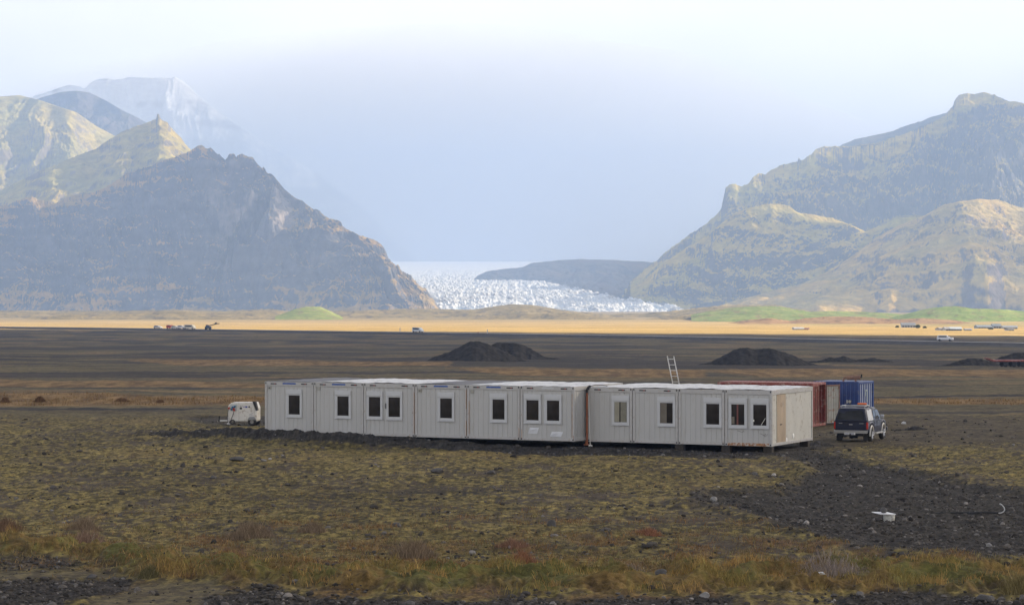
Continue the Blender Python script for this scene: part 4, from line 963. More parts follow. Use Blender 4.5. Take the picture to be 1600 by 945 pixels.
pile('black heap rising behind the red trailer', [(1540, 572), (1560, 563), (1580, 557), (1605, 554), (1640, 558), (1690, 572)], 385, seed=63)
pile('small dark mound of soil on the flat beyond the pickup', [(1414, 667), (1420, 665), (1428, 662.5), (1436, 662.5), (1444, 665), (1450, 667)], 139, seed=73)

# red flatbed trailer
c = at(1583, 573); t = thing('flatbed_trailer', 'low red flatbed trailer standing in front of a black heap', 'trailer', (c.x, c.y, c.z), R(4))
MB().box(-3.2, 5.4, -1.1, 1.1, .80, 1.05).prism([(-3.2, .8), (-3.2, 1.05), (-4.1, 1.35), (-4.1, 1.2)], -1.0, 1.0).build('deck', m_cred, t)
for x in (-1.4, -.1, 1.2):
    for s_ in (-.95, .95): MB().ring((x, s_, .42), (0, 1, 0), .27, (.14, .14), 16, 6).cyl((x, s_ - .1, .42), (x, s_ + .1, .42), .2, .2, 10).build('wheel', m_black, t)
MB().box(3.6, 3.75, -.7, -.55, 0, .8).box(3.6, 3.75, .55, .7, 0, .8).build('leg', m_dark, t)

# ------------------------------------------------------------------ road traffic
def car_small(name, label, cat, px, py, paint, kind='car', rz=0, group=None, L_=4.4):
    c = at(px, py); t = thing(name, label, cat, (c.x, c.y, c.z + .96), rz, group)
    pm = M(name + '_paint', paint, .3, var=.05, dirt=((.4, .38, .35), .15)); gl = M('vehicle_glass', (.02, .025, .03), .08)
    h = L_ / 2; W = .85
    if kind == 'van': pr = [(-h, .35), (h, .35), (h, .95), (h - .35, 1.15), (h - 1.05, 1.95), (-h + .15, 2.0), (-h, 1.8)]; top = 1.95
    elif kind == 'suv': pr = [(-h, .4), (h, .4), (h, .9), (h - .1, 1.05), (h - 1.1, 1.15), (h - 1.7, 1.72), (-h + .3, 1.75), (-h, 1.1)]; top = 1.7
    else: pr = [(-h, .3), (h, .3), (h, .75), (h - 1.0, .92), (h - 1.7, 1.42), (-h + .7, 1.45), (-h + .1, .95), (-h, .9)]; top = 1.4
    b = MB().prism(pr, -W, W).build('body', pm, t, bevel=.07, seg=2)
    z0 = 1.18 if kind != 'car' else .98; z1 = top - .15
    xa, xb = (-h + .5, h - 1.75) if kind != 'van' else (-h + .5, h - 1.25)
    for s_ in (-1, 1):
        MB().box(xa, xb, min(s_ * W, s_ * (W + .012)), max(s_ * W, s_ * (W + .012)), z0, z1).build('side_window', gl, t)
        for x in (-h + .8, h - .85): MB().cyl((x, s_ * (W - .2), .33), (x, s_ * (W + .03), .33), .33, .33, 14).build('wheel', m_black, t)
    MB().box(h - 1.35, h - 1.3, -.6, .6, z0, z1).build('windscreen', gl, t)
    lampm = M('lamp_clear', (.7, .7, .66), .2)
    for s_ in (-.6, .6): MB().box(h - .01, h + .02, s_ - .14, s_ + .14, .65, .80).build('headlight', lampm, t)
    return t
RA = math.atan2(-.67, 1)
car_small('van', 'small white van driving on the road beyond the tallest gravel heap', 'van', 653, 523.0, (.62, .66, .68), 'van', RA, L_=4.6)
car_small('suv', 'white off-road car driving along the road beyond the low black heap', 'off-road car', 1477, 538.2, (.72, .72, .72), 'suv', RA + .2, L_=4.6)
g_ = 'vehicles parked on the road in a row at the left'
car_small('car', 'pale silver car standing apart at the far side of the red car', 'car', 247, 516.3, (.55, .56, .58), 'car', RA, g_)
car_small('car', 'red car in the row parked on the far road', 'car', 267, 516.7, (.55, .06, .03), 'suv', RA, g_)
car_small('car', 'low white car parked against the red car on the far road', 'car', 274.5, 517.0, (.62, .62, .6), 'car', RA, g_)
car_small('car', 'white off-road car parked between a low white car and the long cream van', 'car', 284, 517.2, (.72, .72, .72), 'suv', RA + .3, g_, 4)
car_small('van', 'long cream van at the end of the parked row nearest the boom machine', 'van', 297, 517.4, (.6, .58, .5), 'van', RA, g_, 5.8)
# conveyor machine
c = at(326, 518.3); t = thing('conveyor_machine', 'dark machine with a raised boom beside the far road', 'loading machine', (c.x, c.y, c.z + .9), 0)
db = M('machine_dark', (.05, .045, .05), .6); bb = M('machine_blue', (.05, .08, .13), .5)
MB().box(-1.6, 1.2, -1, 1, .5, 1.5).box(-1.2, .2, -.9, .9, 1.5, 2.2).build('chassis', bb, t)
for x in (-1.1, .7): MB().cyl((x, -1.1, .5), (x, 1.1, .5), .5, .5, 12).build('wheel', m_black, t)
MB().prism([(-.4, 1.5), (3.6, 2.5), (5.0, 2.7), (4.8, 2.95), (3.2, 2.95), (2.2, 2.5), (-.2, 1.9)], -.6, .6).build('boom', db, t)
MB().prism([(2.7, 2.7), (3.8, 3.0), (3.6, 3.3), (2.8, 3.2)], -.4, .4).build('hopper', bb, t)
# roadside posts
for px, py, lb in ((625, 521.4, 'white roadside post beside the small white van'), (761.5, 524.2, 'white roadside post behind the tallest heap'), (747, 523.6, 'short red post next to the white post behind the heap')):
    c = at(px, py); t = thing('road_post', lb, 'road post', (c.x, c.y, c.z + .3), 0, 'posts along the far road')
    MB().box(-.16, .16, -.05, .05, 0, 1.7 if 'short' not in lb else 1.0).build('post', m_pvc if 'short' not in lb else m_redmark, t)
    MB().box(-.18, .18, -.06, .06, 1.72, 2.1).build('reflector', m_pvc, t) if 'short' not in lb else None

# ------------------------------------------------------------------ far farm buildings
def house(label, px, py, wpx, hpx, wall, roofc, rz=0, dep=8, wins=3, group=None, cat='building'):
    c = at(px, py); s = c.y / F; w_ = wpx * s; h_ = hpx * s
    t = thing('farm_building', label, cat, (c.x, c.y, c.z - .3), rz, group)
    wm = M('wall_' + label[:12], wall, .7, var=.08, scale=.5); rm = M('roof_' + label[:12], roofc, .6, var=.1, scale=.5)
    eh = h_ * .58
    MB().box(-w_ / 2, w_ / 2, -dep / 2, dep / 2, 0, eh + .3).build('wall', wm, t)
    e = .35; MB().add([(-w_ / 2 - e, -dep / 2 - e, eh + .25), (w_ / 2 + e, -dep / 2 - e, eh + .25), (w_ / 2 + e, dep / 2 + e, eh + .25), (-w_ / 2 - e, dep / 2 + e, eh + .25), (-w_ / 2 - e, 0, h_ + .5), (w_ / 2 + e, 0, h_ + .5)],
        [(0, 1, 5, 4), (2, 3, 4, 5), (0, 4, 3), (1, 2, 5), (0, 3, 2, 1)]).build('roof', rm, t)
    for k in range(wins):
        x = -w_ / 2 + w_ * (k + .5) / wins; f = MB().box(x - .5, x + .5, -dep / 2 - .06, -dep / 2 - .01, eh * .35, eh * .85).build('window', m_dark, t)
fg = 'farm buildings below the green hills'
house('long white shed with dark openings on the golden plain', 1247, 515.0, 14, 3.4, (.72, .72, .70), (.6, .6, .6), .1, 7, 4, fg)
house('small red roofed hut next to the long white shed', 1260, 515.0, 7, 2.4, (.4, .25, .2), (.3, .14, .1), -.2, 5, 2, fg)
house('tallest grey blue house beside bushes under the brown hill', 1419, 511.5, 21, 7, (.5, .53, .55), (.30, .33, .36), -.1, 9, 5, fg)
house('tiny white house two places from the pale blue barn, beyond the gabled house', 1470, 516, 9, 4, (.72, .7, .66), (.45, .42, .4), .3, 6, 2, fg)
house('white gabled house touching the pale blue barn', 1479, 516.2, 8, 5, (.76, .75, .72), (.5, .5, .5), .1, 6, 2, fg)
house('pale blue barn in the middle of the farm cluster', 1492, 516.2, 17, 5, (.55, .62, .66), (.62, .70, .74), 0, 8, 4, fg)
house('low grey shed at the free end of the pale blue barn', 1512, 516.2, 9, 2.6, (.42, .42, .42), (.4, .4, .42), 0, 6, 2, fg)
house('long slate blue building at the barn side of the outer farm cluster', 1536, 513.2, 22, 5, (.38, .44, .50), (.30, .36, .42), .05, 9, 5, fg)
house('slate blue house with the highest roof of the outer farm cluster', 1556, 512.8, 12, 6.5, (.40, .46, .52), (.26, .32, .38), 0, 8, 3, fg)
house('long low building with grey roof at the outer end of the farms', 1577, 513.6, 22, 4.6, (.55, .56, .56), (.36, .40, .44), -.05, 8, 5, fg)
house('small white hut in front of the long low grey roofed building', 1577, 516.2, 9, 3.6, (.74, .73, .70), (.2, .2, .2), .2, 5, 2, fg)

# shrubs among the farm buildings
def leafy(name, label, cat, loc, w_, h_, n, m_leaf, m_st, lw=.25, seed=0, group=None, d_=None):
    t = thing(name, label, cat, loc, 0, group); r = np.random.default_rng(seed); d_ = d_ or w_
    c = r.normal(0, 1, (n, 3)); c /= np.linalg.norm(c, axis=1, keepdims=True); c *= r.random((n, 1)) ** .45
    lob = .75 + .35 * fbm(c[:, 0] * 2.2 + seed, c[:, 2] * 2.2, seed, 3)
    c = c * lob[:, None] * np.array([w_ / 2, d_ / 2, h_ / 2]) + np.array([0, 0, h_ * .52]); c[:, 2] = np.maximum(c[:, 2], .02)
    a = r.normal(0, 1, (n, 3)); b = r.normal(0, 1, (n, 3)); a /= np.linalg.norm(a, axis=1, keepdims=True); b = np.cross(a, b); b /= np.linalg.norm(b, axis=1, keepdims=True)
    sz = lw * (.5 + r.random((n, 1))); V = np.stack([c - a * sz, c - b * sz * .6, c + a * sz, c + b * sz * .6], 1).reshape(-1, 3)
    np_mesh('foliage', V, np.arange(4 * n).reshape(-1, 4), m_leaf, parent=t, smooth=False)
    s_ = MB()
    for k in range(5): s_.cyl((0, 0, -.05), (w_ * .3 * math.cos(k * 1.3), d_ * .3 * math.sin(k * 1.3), h_ * .7), .03 * h_, .01 * h_, 5)
    s_.build('stem', m_st, t); return t
m_lf = M('shrub_leaf', (.10, .12, .035), .8, var=.4, scale=.8); m_stem = M('shrub_stem', (.10, .07, .045), .9)
for k, (px, py, w_, h_, lb) in enumerate(((1434, 512.5, 9, 6, 'dark green bush touching the tall grey blue house'), (1402, 511.6, 6, 3.2, 'small pointed bush standing alone on the barnless side of the grey blue house'), (1445, 512.6, 6, 3, 'smaller bush behind the dark green bush by the house'),
                                          (1192, 500.8, 13, 3.5, 'dark row of bushes on the brown slope under the green hill'), (1548, 514.5, 8, 2.4, 'low bush in front of the slate blue buildings'))):
    c = at(px, py); s = c.y / F; leafy('bush', lb, 'bush', (c.x, c.y, c.z - .2), w_ * s, h_ * s, 900, m_lf, m_stem, .45, 40 + k, 'bushes near the farm')

# ------------------------------------------------------------------ things lying about near the camera
ico = [(0, 0, -1), (.7236, -.5257, -.4472), (-.2764, -.8506, -.4472), (-.8944, 0, -.4472), (-.2764, .8506, -.4472), (.7236, .5257, -.4472), (.2764, -.8506, .4472), (-.7236, -.5257, .4472), (-.7236, .5257, .4472), (.2764, .8506, .4472), (.8944, 0, .4472), (0, 0, 1)]
icf = [(0, 1, 2), (1, 0, 5), (0, 2, 3), (0, 3, 4), (0, 4, 5), (1, 5, 10), (2, 1, 6), (3, 2, 7), (4, 3, 8), (5, 4, 9), (1, 10, 6), (2, 6, 7), (3, 7, 8), (4, 8, 9), (5, 9, 10), (6, 10, 11), (7, 6, 11), (8, 7, 11), (9, 8, 11), (10, 9, 11)]
def subdiv(v, f):
    v = [Vector(p).normalized() for p in v]; cache = {}; nf = []
    def mid(a, b):
        k = (min(a, b), max(a, b))
        if k not in cache: cache[k] = len(v); v.append(((v[a] + v[b]) / 2).normalized())
        return cache[k]
    for a, b, c in f:
        x, y, z = mid(a, b), mid(b, c), mid(c, a); nf += [(a, x, z), (b, y, x), (c, z, y), (x, y, z)]
    return v, nf
I1 = subdiv(ico, icf); I2 = subdiv(*I1)
m_rock = M('basalt_rock', (.085, .080, .076), .85, var=.35, scale=4, bump=.6, bscale=12)
m_rockp = M('pale_stone', (.26, .25, .235), .8, var=.2, scale=6, bump=.4, bscale=15)
def rock(label, px, py, wpx, hpx, seed, mat=None, group='boulders on the moss'):
    c = at(px, py); s = c.y / F; r = random.Random(seed); v, f = I2
    V = []
    pl = [(Vector((r.gauss(0, 1), r.gauss(0, 1), r.gauss(0, 1))).normalized(), r.uniform(.62, .9)) for _ in range(9)]
    for p in v:
        q = p.copy()
        for n_, d in pl:
            k = q.dot(n_)
            if k > d: q -= n_ * (k - d)
        q += q.normalized() * r.uniform(-.02, .02); V.append((q.x * wpx * s * .56, q.y * wpx * s * .5, q.z * hpx * s * .62 + hpx * s * .42))
    o = MB().add(V, f).build('boulder', mat or m_rock); o.location = (c.x, c.y, gz(c.x, c.y) - .02); tag(o, label, 'boulder', group)
rock('brown boulder alone on moss below the pickup', 1411, 739, 13, 10, 1)
rock('rounded grey boulder at the pointed tip of the large black gravel patch', 1115.5, 784, 11, 10, 2, m_rockp)
rock('upright dark boulder in the middle of the moss below the cabins', 862, 824, 13, 13, 3)
rock('wide dark boulder on the moss beyond the largest round shrub', 930 - 560, 727, 22, 7, 4)
rock('small black boulder beyond the wide shrub with pale twigs', 620, 827, 15, 9, 5)
rock('flat dark boulder on the moss directly below the dented cabin', 768, 743, 13, 7, 6)
rock('dark boulder on top of a mossy mound below the blue stripped cabins', 684, 740, 20, 8, 7)
rock('largest black boulder in the stones at the bottom edge', 1540, 943, 26, 14, 8)
rock('pale boulder on the stones at the bottom edge below the bank', 1100, 933, 16, 10, 9, m_rockp)
rock('black boulder sitting on the green grass bank', 1034, 912, 20, 13, 10)
rock('dark boulder topping the heap of stones in the lower corner', 144, 902, 17, 8, 11)
rock('small black boulder touching the one that tops the corner stone heap', 143, 900 + 1.5, 9, 6, 12)
rock('small dark boulder on the open moss below the generator trailer', 333, 750 - 1, 12, 5, 13)
rock('small white stone among the brown heather in the middle', 796, 856, 6, 5, 14, M('white_stone', (.65, .64, .62), .6))
rock('pale topped boulder on the near rim of the large gravel patch', 1546, 853, 10, 8, 15, m_rockp)
rock('dark stone lying by the rear corner of the sunlit cabin side', 1277, 694, 10, 6, 16)

# white board on a bucket, weighed down with a stone
c = at(1380, 808); z = gz(c.x, c.y); s = c.y / F
t = thing('bucket', 'white ribbed bucket standing in the black gravel under a white board', 'bucket', (c.x + .2, c.y, z - .06), .2)
q = MB(); q.cyl((0, 0, 0), (0, 0, .30), .17, .19, 18)
for k in range(4): q.ring((0, 0, .10 + .05 * k), (0, 0, 1), .185 + .003 * k, .010, 18, 5)
q.build('tub', M('bucket_white', (.62, .61, .55), .5, dirt=((.3, .28, .25), .4)), t)
b = MB().box(-.33, .33, -.24, .24, -.012, .012).build('board', M('board_white', (.78, .79, .80), .4), bevel=.006); b.location = (c.x + .02, c.y, z + .27); b.rotation_euler = (R(4), R(3), .5)
tag(b, 'flat white board lying on a bucket in the black gravel', 'board')
V = []; r = random.Random(5)
for p in I1[0]: V.append((p.x * .13 * r.uniform(.85, 1.1), p.y * .12, p.z * .10 * r.uniform(.85, 1.1) + .08))
o = MB().add(V, I1[1]).build('stone', m_rock, smooth=False); o.location = (c.x + .02, c.y - .02, z + .29); tag(o, 'dark round stone weighing down the white board', 'stone')
# hose with pale curved end
c = at(1560, 802); s = c.y / F; zz = gz(c.x, c.y)
t = thing('hose', 'black hose with a bent white end lying on the gravel', 'hose', (c.x, c.y, zz), 0)
hp = MB(); pts = [(-2.2, .2, .03), (-1.6, .1, .05), (-1.0, 0, .07), (-.5, .05, .08), (.0, 0, .06)]; hp.tube(pts, .035, 7); hp.build('tube', m_black, t)
pts = [(0, 0, .06)] + [(.08 + .28 * math.sin(a), 0, .06 + .28 - .28 * math.cos(a)) for a in [k * .3 for k in range(6)]] + [(.32, 0, .45), (.2, 0, .62), (.08, .0, .70)]
MB().tube([(x * .6, y, .06 + (z - .06) * .5) for x, y, z in pts], .02, 7).build('white_end', m_pvc, t)
c = at(1412, 662.5); o = MB().prism([(-.14, 0), (.15, 0), (.12, .1), (.02, .15), (-.1, .09)], -.1, .1).build('litter', m_pvc, bevel=.01); o.location = (c.x, c.y, c.z + .02); tag(o, 'scrap of white litter on bare ground near the front of the pickup', 'litter')
c = at(1281, 919); o = MB().prism([(-.10, 0), (.14, 0), (.08, .06), (-.04, .05)], -.08, .08).build('litter', m_pvc, bevel=.01); o.location = (c.x, c.y, gz(c.x, c.y) + .01); tag(o, 'flat white scrap on the grassy bottom edge', 'litter')

# ------------------------------------------------------------------ loose stones
def scatter_stones():
    r = np.random.default_rng(77)
    def sample(n, py0, py1, px0=-60, px1=1660):
        py = r.uniform(py0, py1, n); D = np.interp(-py, -_PY[_D > 30], _D[_D > 30]); px = r.uniform(px0, px1, n); return (px - 800) / F * D, D
    Xs, Ys, Ss, Ty = [], [], [], []
    X, Y = sample(90000, 655, 960)
    px, py, g, yard, mud, grass, z = ground_fields(X, Y)
    cl = fbm(X * .9, Y * .6, 201, 3)
    pr = g * (.32 + .5 * (cl > .05)) + yard * .05 + (1 - g) * (.02 + .40 * sstep(.16, .40, fbm(X * .6, Y * .45, 205, 4))) * (1 - grass) + mud * .02
    # berm stones on its camera side
    keep = r.random(len(X)) < pr
    lx = (X - P0.x) * U.x + (Y - P0.y) * U.y; ly = (X - P0.x) * N.x + (Y - P0.y) * N.y
    inside = ((lx > -.2) & (lx < 18.2) & (ly > -.25) & (ly < 6.3)) | ((lx > 17.6) & (lx < 28) & (ly > 1.2) & (ly < 8)); keep &= ~inside
    X, Y, z, g = X[keep], Y[keep], z[keep], g[keep]; n = len(X)
    size = np.exp(r.normal(-3.5, .55, n)) * (1 + .25 * (Y > 100)); size = np.clip(size, .015, .13) * (1 + .1 * (g < .3))
    V1 = np.array([tuple(p) for p in I1[0]]); Fq = np.array(I1[1]); nv = len(V1)
    out_v = np.empty((n, nv, 3), np.float32)
    var = []
    for k in range(14):
        rr = np.random.default_rng(300 + k); v = V1.copy()
        for _ in range(7):
            nn = rr.normal(0, 1, 3); nn /= np.linalg.norm(nn); d = rr.uniform(.55, .85); q = v @ nn; v = v - np.outer(np.maximum(q - d, 0), nn)
        var.append(v * rr.uniform(.9, 1.1, 3))
    var = np.array(var)
    vi = r.integers(0, 14, n); a = r.uniform(0, 2 * np.pi, n); ca, sa = np.cos(a), np.sin(a)
    v = var[vi] * np.stack([size * r.uniform(.8, 1.4, n), size * r.uniform(.7, 1.2, n), size * r.uniform(.5, .9, n)], 1)[:, None, :]
    out_v[..., 0] = v[..., 0] * ca[:, None] - v[..., 1] * sa[:, None] + X[:, None]
    out_v[..., 1] = v[..., 0] * sa[:, None] + v[..., 1] * ca[:, None] + Y[:, None]
    out_v[..., 2] = v[..., 2] + (z + size * .25)[:, None]
    base = np.array([.066, .059, .052])[None, :] * np.exp(r.normal(0, .42, (n, 1))); pale = r.random(n) < .10; base[pale] = np.array([.17, .158, .145]) * np.exp(r.normal(0, .25, (pale.sum(), 1)))
    tint = np.repeat(base, nv, 0)
    FF = (Fq[None] + (np.arange(n) * nv)[:, None, None]).reshape(-1, 3)
    m = attr_mat('loose_stone', rough=.85, scale=18, var=.3, bump=.3, bdist=.01)
    tag(np_mesh('stones', out_v.reshape(-1, 3), FF, m, np.clip(tint, .02, .5), smooth=False), kind='stuff')
    print('stones', n)
scatter_stones()

# ------------------------------------------------------------------ grass, heather and shrubs
def blades(X, Y, Z, h, lean, wd, colr, r, seg=2):
    n = len(X); a = r.uniform(0, 2 * np.pi, n); dx, dy = np.cos(a), np.sin(a)
    f = r.uniform(0, np.pi, n); wx, wy = np.cos(f) * wd / 2, np.sin(f) * wd / 2 * .3
    L0 = np.stack([X - wx, Y - wy, Z], 1); R0 = np.stack([X + wx, Y + wy, Z], 1)
    mxp = np.stack([X + dx * lean * .35, Y + dy * lean * .35, Z + h * .55], 1); wv = np.stack([wx, wy, 0 * wx], 1)
    tp = np.stack([X + dx * lean, Y + dy * lean, Z + h], 1)
    V = np.stack([L0, R0, mxp + wv * .7, mxp - wv * .7, tp + wv * .12, tp - wv * .12], 1).reshape(-1, 3)
    b = np.arange(n)[:, None] * 6; FQ = np.concatenate([b + np.array([0, 1, 2, 3]), b + np.array([3, 2, 4, 5])], 1).reshape(-1, 4)
    return V, FQ, np.repeat(colr, 6, 0)
m_blade = attr_mat('dry_grass', rough=.85, scale=3, var=.15, bump=0)
def scatter_grass():
    r = np.random.default_rng(91); Vs, Fs, Cs = [], [], []; off = 0
    def add(V, Fq, C):
        nonlocal off
        Vs.append(V); Fs.append(Fq + off); Cs.append(C); off += len(V)
    def sample(n, py0, py1, px0=-60, px1=1660):
        py = r.uniform(py0, py1, n); D = np.interp(-py, -_PY[_D > 30], _D[_D > 30]); return (r.uniform(px0, px1, n) - 800) / F * D, D
    # bank of tall grass nearest the camera
    X, Y = sample(150000, 845, 965); px, py, g, yard, mud, grass, z = ground_fields(X, Y)
    cl = fbm(X * .7, Y * .5, 221, 3)
    k = r.random(len(X)) < np.clip(grass * (.12 + 2.0 * cl), 0, 1) * (1 - g)
    X, Y, z, cl = X[k], Y[k], z[k], cl[k]; n = len(X); h = r.uniform(.05, .17, n) * (1 + .9 * sstep(0, .4, cl))
    hue = sstep(-.2, .25, fbm(X * .4, Y * .4, 223, 3) + r.normal(0, .12, n))[:, None]
    c = np.array([.40, .25, .085]) * (1 - hue) + np.array([.27, .21, .065]) * hue; c = c * np.exp(r.normal(0, .25, (n, 1)))
    add(*blades(X, Y, z - .01, h, h * .5, r.uniform(.012, .022, n), c, r))
    # short heather and straw between the moss, thinning out with distance
    X, Y = sample(190000, 700, 905); px, py, g, yard, mud, grass, z = ground_fields(X, Y)
    nearf = 1 - sstep(68, 96, Y); hth = sstep(.05, .45, fbm(X * .6, Y * .4, 111, 4) + nearf * .38 - .12)
    k = r.random(len(X)) < np.clip(hth * .7 * nearf + .06, 0, 1) * (1 - g) * (1 - mud)
    X, Y, z = X[k], Y[k], z[k]; n = len(X); h = r.uniform(.03, .10, n) * (1 + .8 * (fbm(X * .8, Y * .6, 227, 2) > .15))
    hue = sstep(-.25, .25, fbm(X * .5, Y * .4, 229, 3) + r.normal(0, .15, n))[:, None]
    c = np.array([.23, .13, .055]) * (1 - hue) + np.array([.19, .165, .07]) * hue; c = c * np.exp(r.normal(0, .28, (n, 1)))
    add(*blades(X, Y, z - .01, h, h * .6, r.uniform(.014, .03, n), c, r))
    # straw band beyond the moss
    X, Y = sample(60000, 611, 636); X = X * 1.0
    m0 = np.maximum(poly_mask(F_BROWN[0], 800 + F * X / Y, rowof(Y), 8, fbm(X * .4, Y * .2, 5, 3) * 10, 3.5), poly_mask(F_BROWN[2], 800 + F * X / Y, rowof(Y), 8, fbm(X * .4, Y * .2, 5, 3) * 10, 3.5))
    k = r.random(len(X)) < m0 * sstep(-.3, .3, fbm(X * .35, Y * .2, 233, 3)) * .8; X, Y = X[k], Y[k]; n = len(X); z = ground_fields(X, Y)[6]
    c = np.array([.22, .138, .06]) * np.exp(r.normal(0, .25, (n, 1))); h = r.uniform(.06, .26, n)
    add(*blades(X, Y, z, h, h * .4, r.uniform(.02, .045, n), c, r))
    V = np.concatenate(Vs); tag(np_mesh('grass', V, np.concatenate(Fs), m_blade, np.clip(np.concatenate(Cs), .01, .6), smooth=False), kind='stuff'); print('blades', len(V) // 6)
scatter_grass()
def shrub(label, px, py, wpx, hpx, rgb, seed, n=2600):
    c = at(px, py); s = c.y / F; w_, h_ = wpx * s, hpx * s; r = np.random.default_rng(seed)
    n = n // 2; gx = r.normal(0, .27, n) * w_; gy = r.normal(0, .4, n) * w_ * .6
    top = np.exp(-(gx / (w_ * .42)) ** 2) * (.70 + .8 * fbm(gx * 3.5 + seed, gy * 2, seed, 3)); h = h_ * top * r.uniform(.3, 1.2, n)
    zb = ground_fields(c.x + gx, c.y + gy)[6] - gz(c.x, c.y)
    colr = np.array(rgb) * np.exp(r.normal(0, .3, (n, 1)))
    V, Fq, C = blades(gx, gy, zb - .02, h, h * .35 + .02, r.uniform(.010, .02, n), colr, r)
    t = np_mesh('shrub', V, Fq, m_blade, np.clip(C, .01, .6), smooth=False); t.location = (c.x, c.y, gz(c.x, c.y)); tag(t, label, 'shrub', 'brown leafless shrubs in the heather')
BRN = (.21, .155, .10)
shrub('largest round brown shrub, alone on the moss edge', 390, 841, 82, 32, BRN, 1, 5200)
shrub('small brown shrub next to the largest round shrub', 489, 836, 48, 22, BRN, 2)
shrub('wide brown shrub with pale twigs at its foot below the cabins', 645, 868, 78, 34, BRN, 3, 4600)
shrub('reddish shrub in front of the small white stone', 800, 855, 58, 20, (0.240, 0.136, 0.088), 4)
shrub('rust brown shrub below the small white stone, near the bank', 815, 898, 70, 26, (0.272, 0.136, 0.077), 5)
shrub('brown shrub half hidden by a paler shrub in front of it', 133, 828, 60, 24, BRN, 6)
shrub('pale brown shrub directly in front of a darker one behind the grass bank', 136, 852, 66, 26, (0.272, 0.184, 0.128), 7)
shrub('dark shrub at the leftmost edge of the heather', 8, 834, 60, 28, (0.176, 0.112, 0.072), 8)
shrub('dark green tuft standing in the tall grass of the bank', 232, 903, 36, 24, (0.136, 0.120, 0.056), 9)
shrub('widest grey twiggy shrub, on the bank below the large gravel patch', 1300, 905, 110, 26, (0.272, 0.224, 0.192), 10, 4200)
shrub('tall green brown shrub in the lower right corner', 1590, 930, 56, 34, (0.208, 0.168, 0.072), 11, 3600)
shrub('low red brown shrub between the upright boulder and the gravel patch', 1015, 836, 44, 12, (0.272, 0.128, 0.072), 12)
shrub('small grey twiggy shrub low on the bank behind the black boulder', 985, 896, 60, 16, (0.256, 0.208, 0.160), 13)
shrub('low flat brown shrub in front of the largest round shrub', 360, 872, 70, 18, (0.224, 0.136, 0.080), 14)
for k, (px, py, w_, h_, lb) in enumerate(((8, 628, 14, 9, 'dark shrub at the very end of the straw band, farthest from the generator'), (62, 627, 18, 10, 'tallest dark shrub in the straw band'), (190, 629, 30, 9, 'wide brown shrub in the middle of the straw band'), (250, 630, 18, 7, 'small shrub in the straw band nearest the generator'))):
    c = at(px, py); s = c.y / F; n = 900; r = np.random.default_rng(60 + k); gx = r.normal(0, .27, n) * w_ * s; gy = r.normal(0, .3, n) * w_ * s
    h = h_ * s * np.exp(-(gx / (w_ * s * .42)) ** 2) * r.uniform(.4, 1.1, n)
    V, Fq, C = blades(gx, gy, 0 * gx - .05, h, h * .3, r.uniform(.03, .06, n), np.array((.13, .075, .04)) * np.exp(r.normal(0, .3, (n, 1))), r)
    t = np_mesh('shrub', V, Fq, m_blade, np.clip(C, .01, .5), smooth=False); t.location = tuple(c); tag(t, lb, 'shrub', 'shrubs in the straw band')
#@@OBJ_END

# ------------------------------------------------------------------ cloud that shades the near plain
def build_cloud():
    zc = 1500.0; k = zc / sd.z; off = sd * k
    nu, nv = 120, 60
    # footprint on the ground: x -1700..2600, far edge follows y = edge(x)
    V = []
    pts = []
    a = np.linspace(0, 2 * np.pi, nu, endpoint=False)
    def foot(an):
        c, s_ = np.cos(an), np.sin(an)
        e = np.sign(c) * np.abs(c) ** .35, np.sign(s_) * np.abs(s_) ** .35
        x = 300 + 2300 * e[0]; y = 5 + 1000 * e[1]
        return x, y - .67 * (x) * sstep(-.2, .6, e[1]) * 1.0 + 30 * np.sign(e[1])
    x, y = foot(a)
    cx, cy = 300.0, -100.0
    rings = []
    for j, (f_, zz) in enumerate([(0.02, -40), (.25, -38), (.5, -34), (.75, -26), (.92, -10), (1.0, 10), (.99, 60), (.93, 130), (.8, 210), (.6, 270), (.35, 310), (.02, 330)]):
        X = cx + (x - cx) * f_; Y = cy + (y - cy) * f_
        bump_ = fbm(X / 260., Y / 260., 900 + (j > 5) * 7, 4) * (90 if j > 5 else 22)
        rings.append(np.stack([X + off.x, Y + off.y, zc + zz + bump_ * (f_ < .995)], 1))
    Vv = np.concatenate(rings); Fq = []
    n = nu
    for j in range(len(rings) - 1):
        for i in range(n): Fq.append((j * n + i, j * n + (i + 1) % n, (j + 1) * n + (i + 1) % n, (j + 1) * n + i))
    m = bpy.data.materials.new('shade_cloud'); m.use_nodes = True; t = m.node_tree; t.nodes.clear()
    o = t.nodes.new('ShaderNodeOutputMaterial'); mixs = t.nodes.new('ShaderNodeMixShader'); tr = t.nodes.new('ShaderNodeBsdfTransparent'); tl = t.nodes.new('ShaderNodeBsdfTranslucent')
    tl.inputs['Color'].default_value = (.9, .9, .9, 1); tr.inputs['Color'].default_value = (1, 1, 1, 1); mixs.inputs[0].default_value = .60
    t.links.new(tr.outputs[0], mixs.inputs[1]); t.links.new(tl.outputs[0], mixs.inputs[2]); t.links.new(mixs.outputs[0], o.inputs[0])
    tag(np_mesh('shade_cloud', Vv, Fq, m), kind='stuff')
build_cloud()
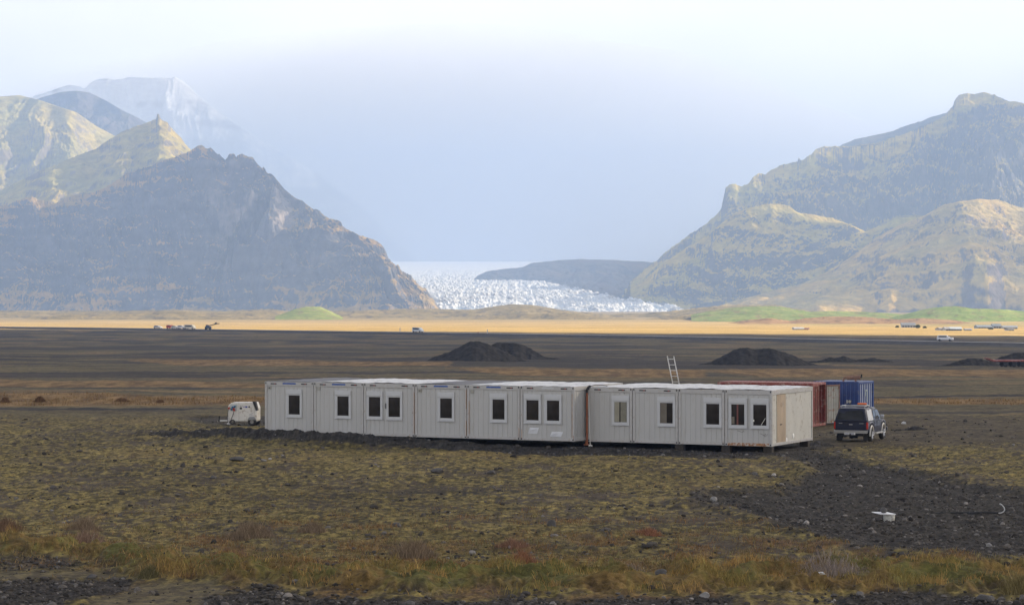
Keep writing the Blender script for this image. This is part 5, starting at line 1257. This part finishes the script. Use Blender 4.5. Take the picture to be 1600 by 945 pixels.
def shade_patch(x, y, z, rx, ry, rot, seed, zc=1450.0):
    """added, unseen: a flat cloudlet put before the sun to shade the point (x, y, z)"""
    k = (zc - z) / sd.z; n = 72; a = np.linspace(0, 2 * np.pi, n, endpoint=False)
    rr = 1 + .38 * fbm(np.cos(a) * 1.6 + seed, np.sin(a) * 1.6, seed, 4, .6)
    ex, ey = np.cos(a) * rr * rx, np.sin(a) * rr * ry; c_, s_ = math.cos(rot), math.sin(rot); X0 = ex * c_ - ey * s_; Y0 = ex * s_ + ey * c_
    rings = []
    for j, (f_, zz) in enumerate([(.02, -10), (.4, -9), (.8, -5), (1.0, 8), (.97, 35), (.8, 80), (.5, 120), (.02, 135)]):
        Xr, Yr = X0 * f_, Y0 * f_; b_ = fbm((Xr + x) / 150., (Yr + y) / 150., seed + 3, 4) * (40 if j > 4 else 8)
        rings.append(np.stack([Xr + x + sd.x * k, Yr + y + sd.y * k, zc + zz + b_ * (f_ < .99)], 1))
    Fq = [(j * n + i, j * n + (i + 1) % n, (j + 1) * n + (i + 1) % n, (j + 1) * n + i) for j in range(len(rings) - 1) for i in range(n)]
    tag(np_mesh('shade_cloud', np.concatenate(rings), Fq, bpy.data.materials['shade_cloud']), kind='stuff')
shade_patch(690, 6700, 90, 330, 240, .35, 961)  # unseen shade makers added to darken parts of the mountains
shade_patch(1690, 8400, 620, 260, 420, .1, 967)
shade_patch(1350, 6050, 60, 620, 150, .05, 971)
shade_patch(-1350, 6250, 60, 560, 200, .0, 977)

# low cloud lying over the ice cap behind the valley
def build_bank():
    n1, n2 = 90, 46; th = np.linspace(0, 2 * np.pi, n1, endpoint=False); ph = np.linspace(.02, np.pi - .02, n2)
    TH_, PH_ = np.meshgrid(th, ph); x = np.cos(TH_) * np.sin(PH_); y = np.sin(TH_) * np.sin(PH_); z = np.cos(PH_)
    b = 1 + .12 * fbm(x * 1.6 + 5, z * 1.6 + y, 950, 2)
    V = np.stack([x * b * 4300 - 650, y * 1150 * b + 17100, z * b * 1950 + 0], -1).reshape(-1, 3)
    i = (np.arange(n2 - 1)[:, None] * n1); j = np.arange(n1)[None, :]; j2 = (j + 1) % n1
    Fq = np.stack([i + j, i + n1 + j, i + n1 + j2, i + j2], -1).reshape(-1, 4)
    m = bpy.data.materials.new('cloud_bank'); m.use_nodes = True; t = m.node_tree; t.nodes.clear()
    o = t.nodes.new('ShaderNodeOutputMaterial'); pv = t.nodes.new('ShaderNodeVolumePrincipled'); pv.inputs['Color'].default_value = (.96, .975, 1, 1); pv.inputs['Density'].default_value = .9e-3
    t.links.new(pv.outputs[0], o.inputs['Volume']); tag(np_mesh('cloud_bank', V, Fq, m), kind='stuff')
build_bank()

# ------------------------------------------------------------------ haze
def build_haze():
    mb = MB().box(-9500, 9500, -400, 15600, -70, 965)
    m = bpy.data.materials.new('haze'); m.use_nodes = True; t = m.node_tree; t.nodes.clear()
    o = t.nodes.new('ShaderNodeOutputMaterial'); pv = t.nodes.new('ShaderNodeVolumePrincipled')
    pv.inputs['Color'].default_value = (.41, .60, 1.0, 1); pv.inputs['Density'].default_value = 1.2e-4; pv.inputs['Anisotropy'].default_value = .0
    t.links.new(pv.outputs[0], o.inputs['Volume'])
    tag(mb.build('haze', m), kind='stuff')
build_haze()
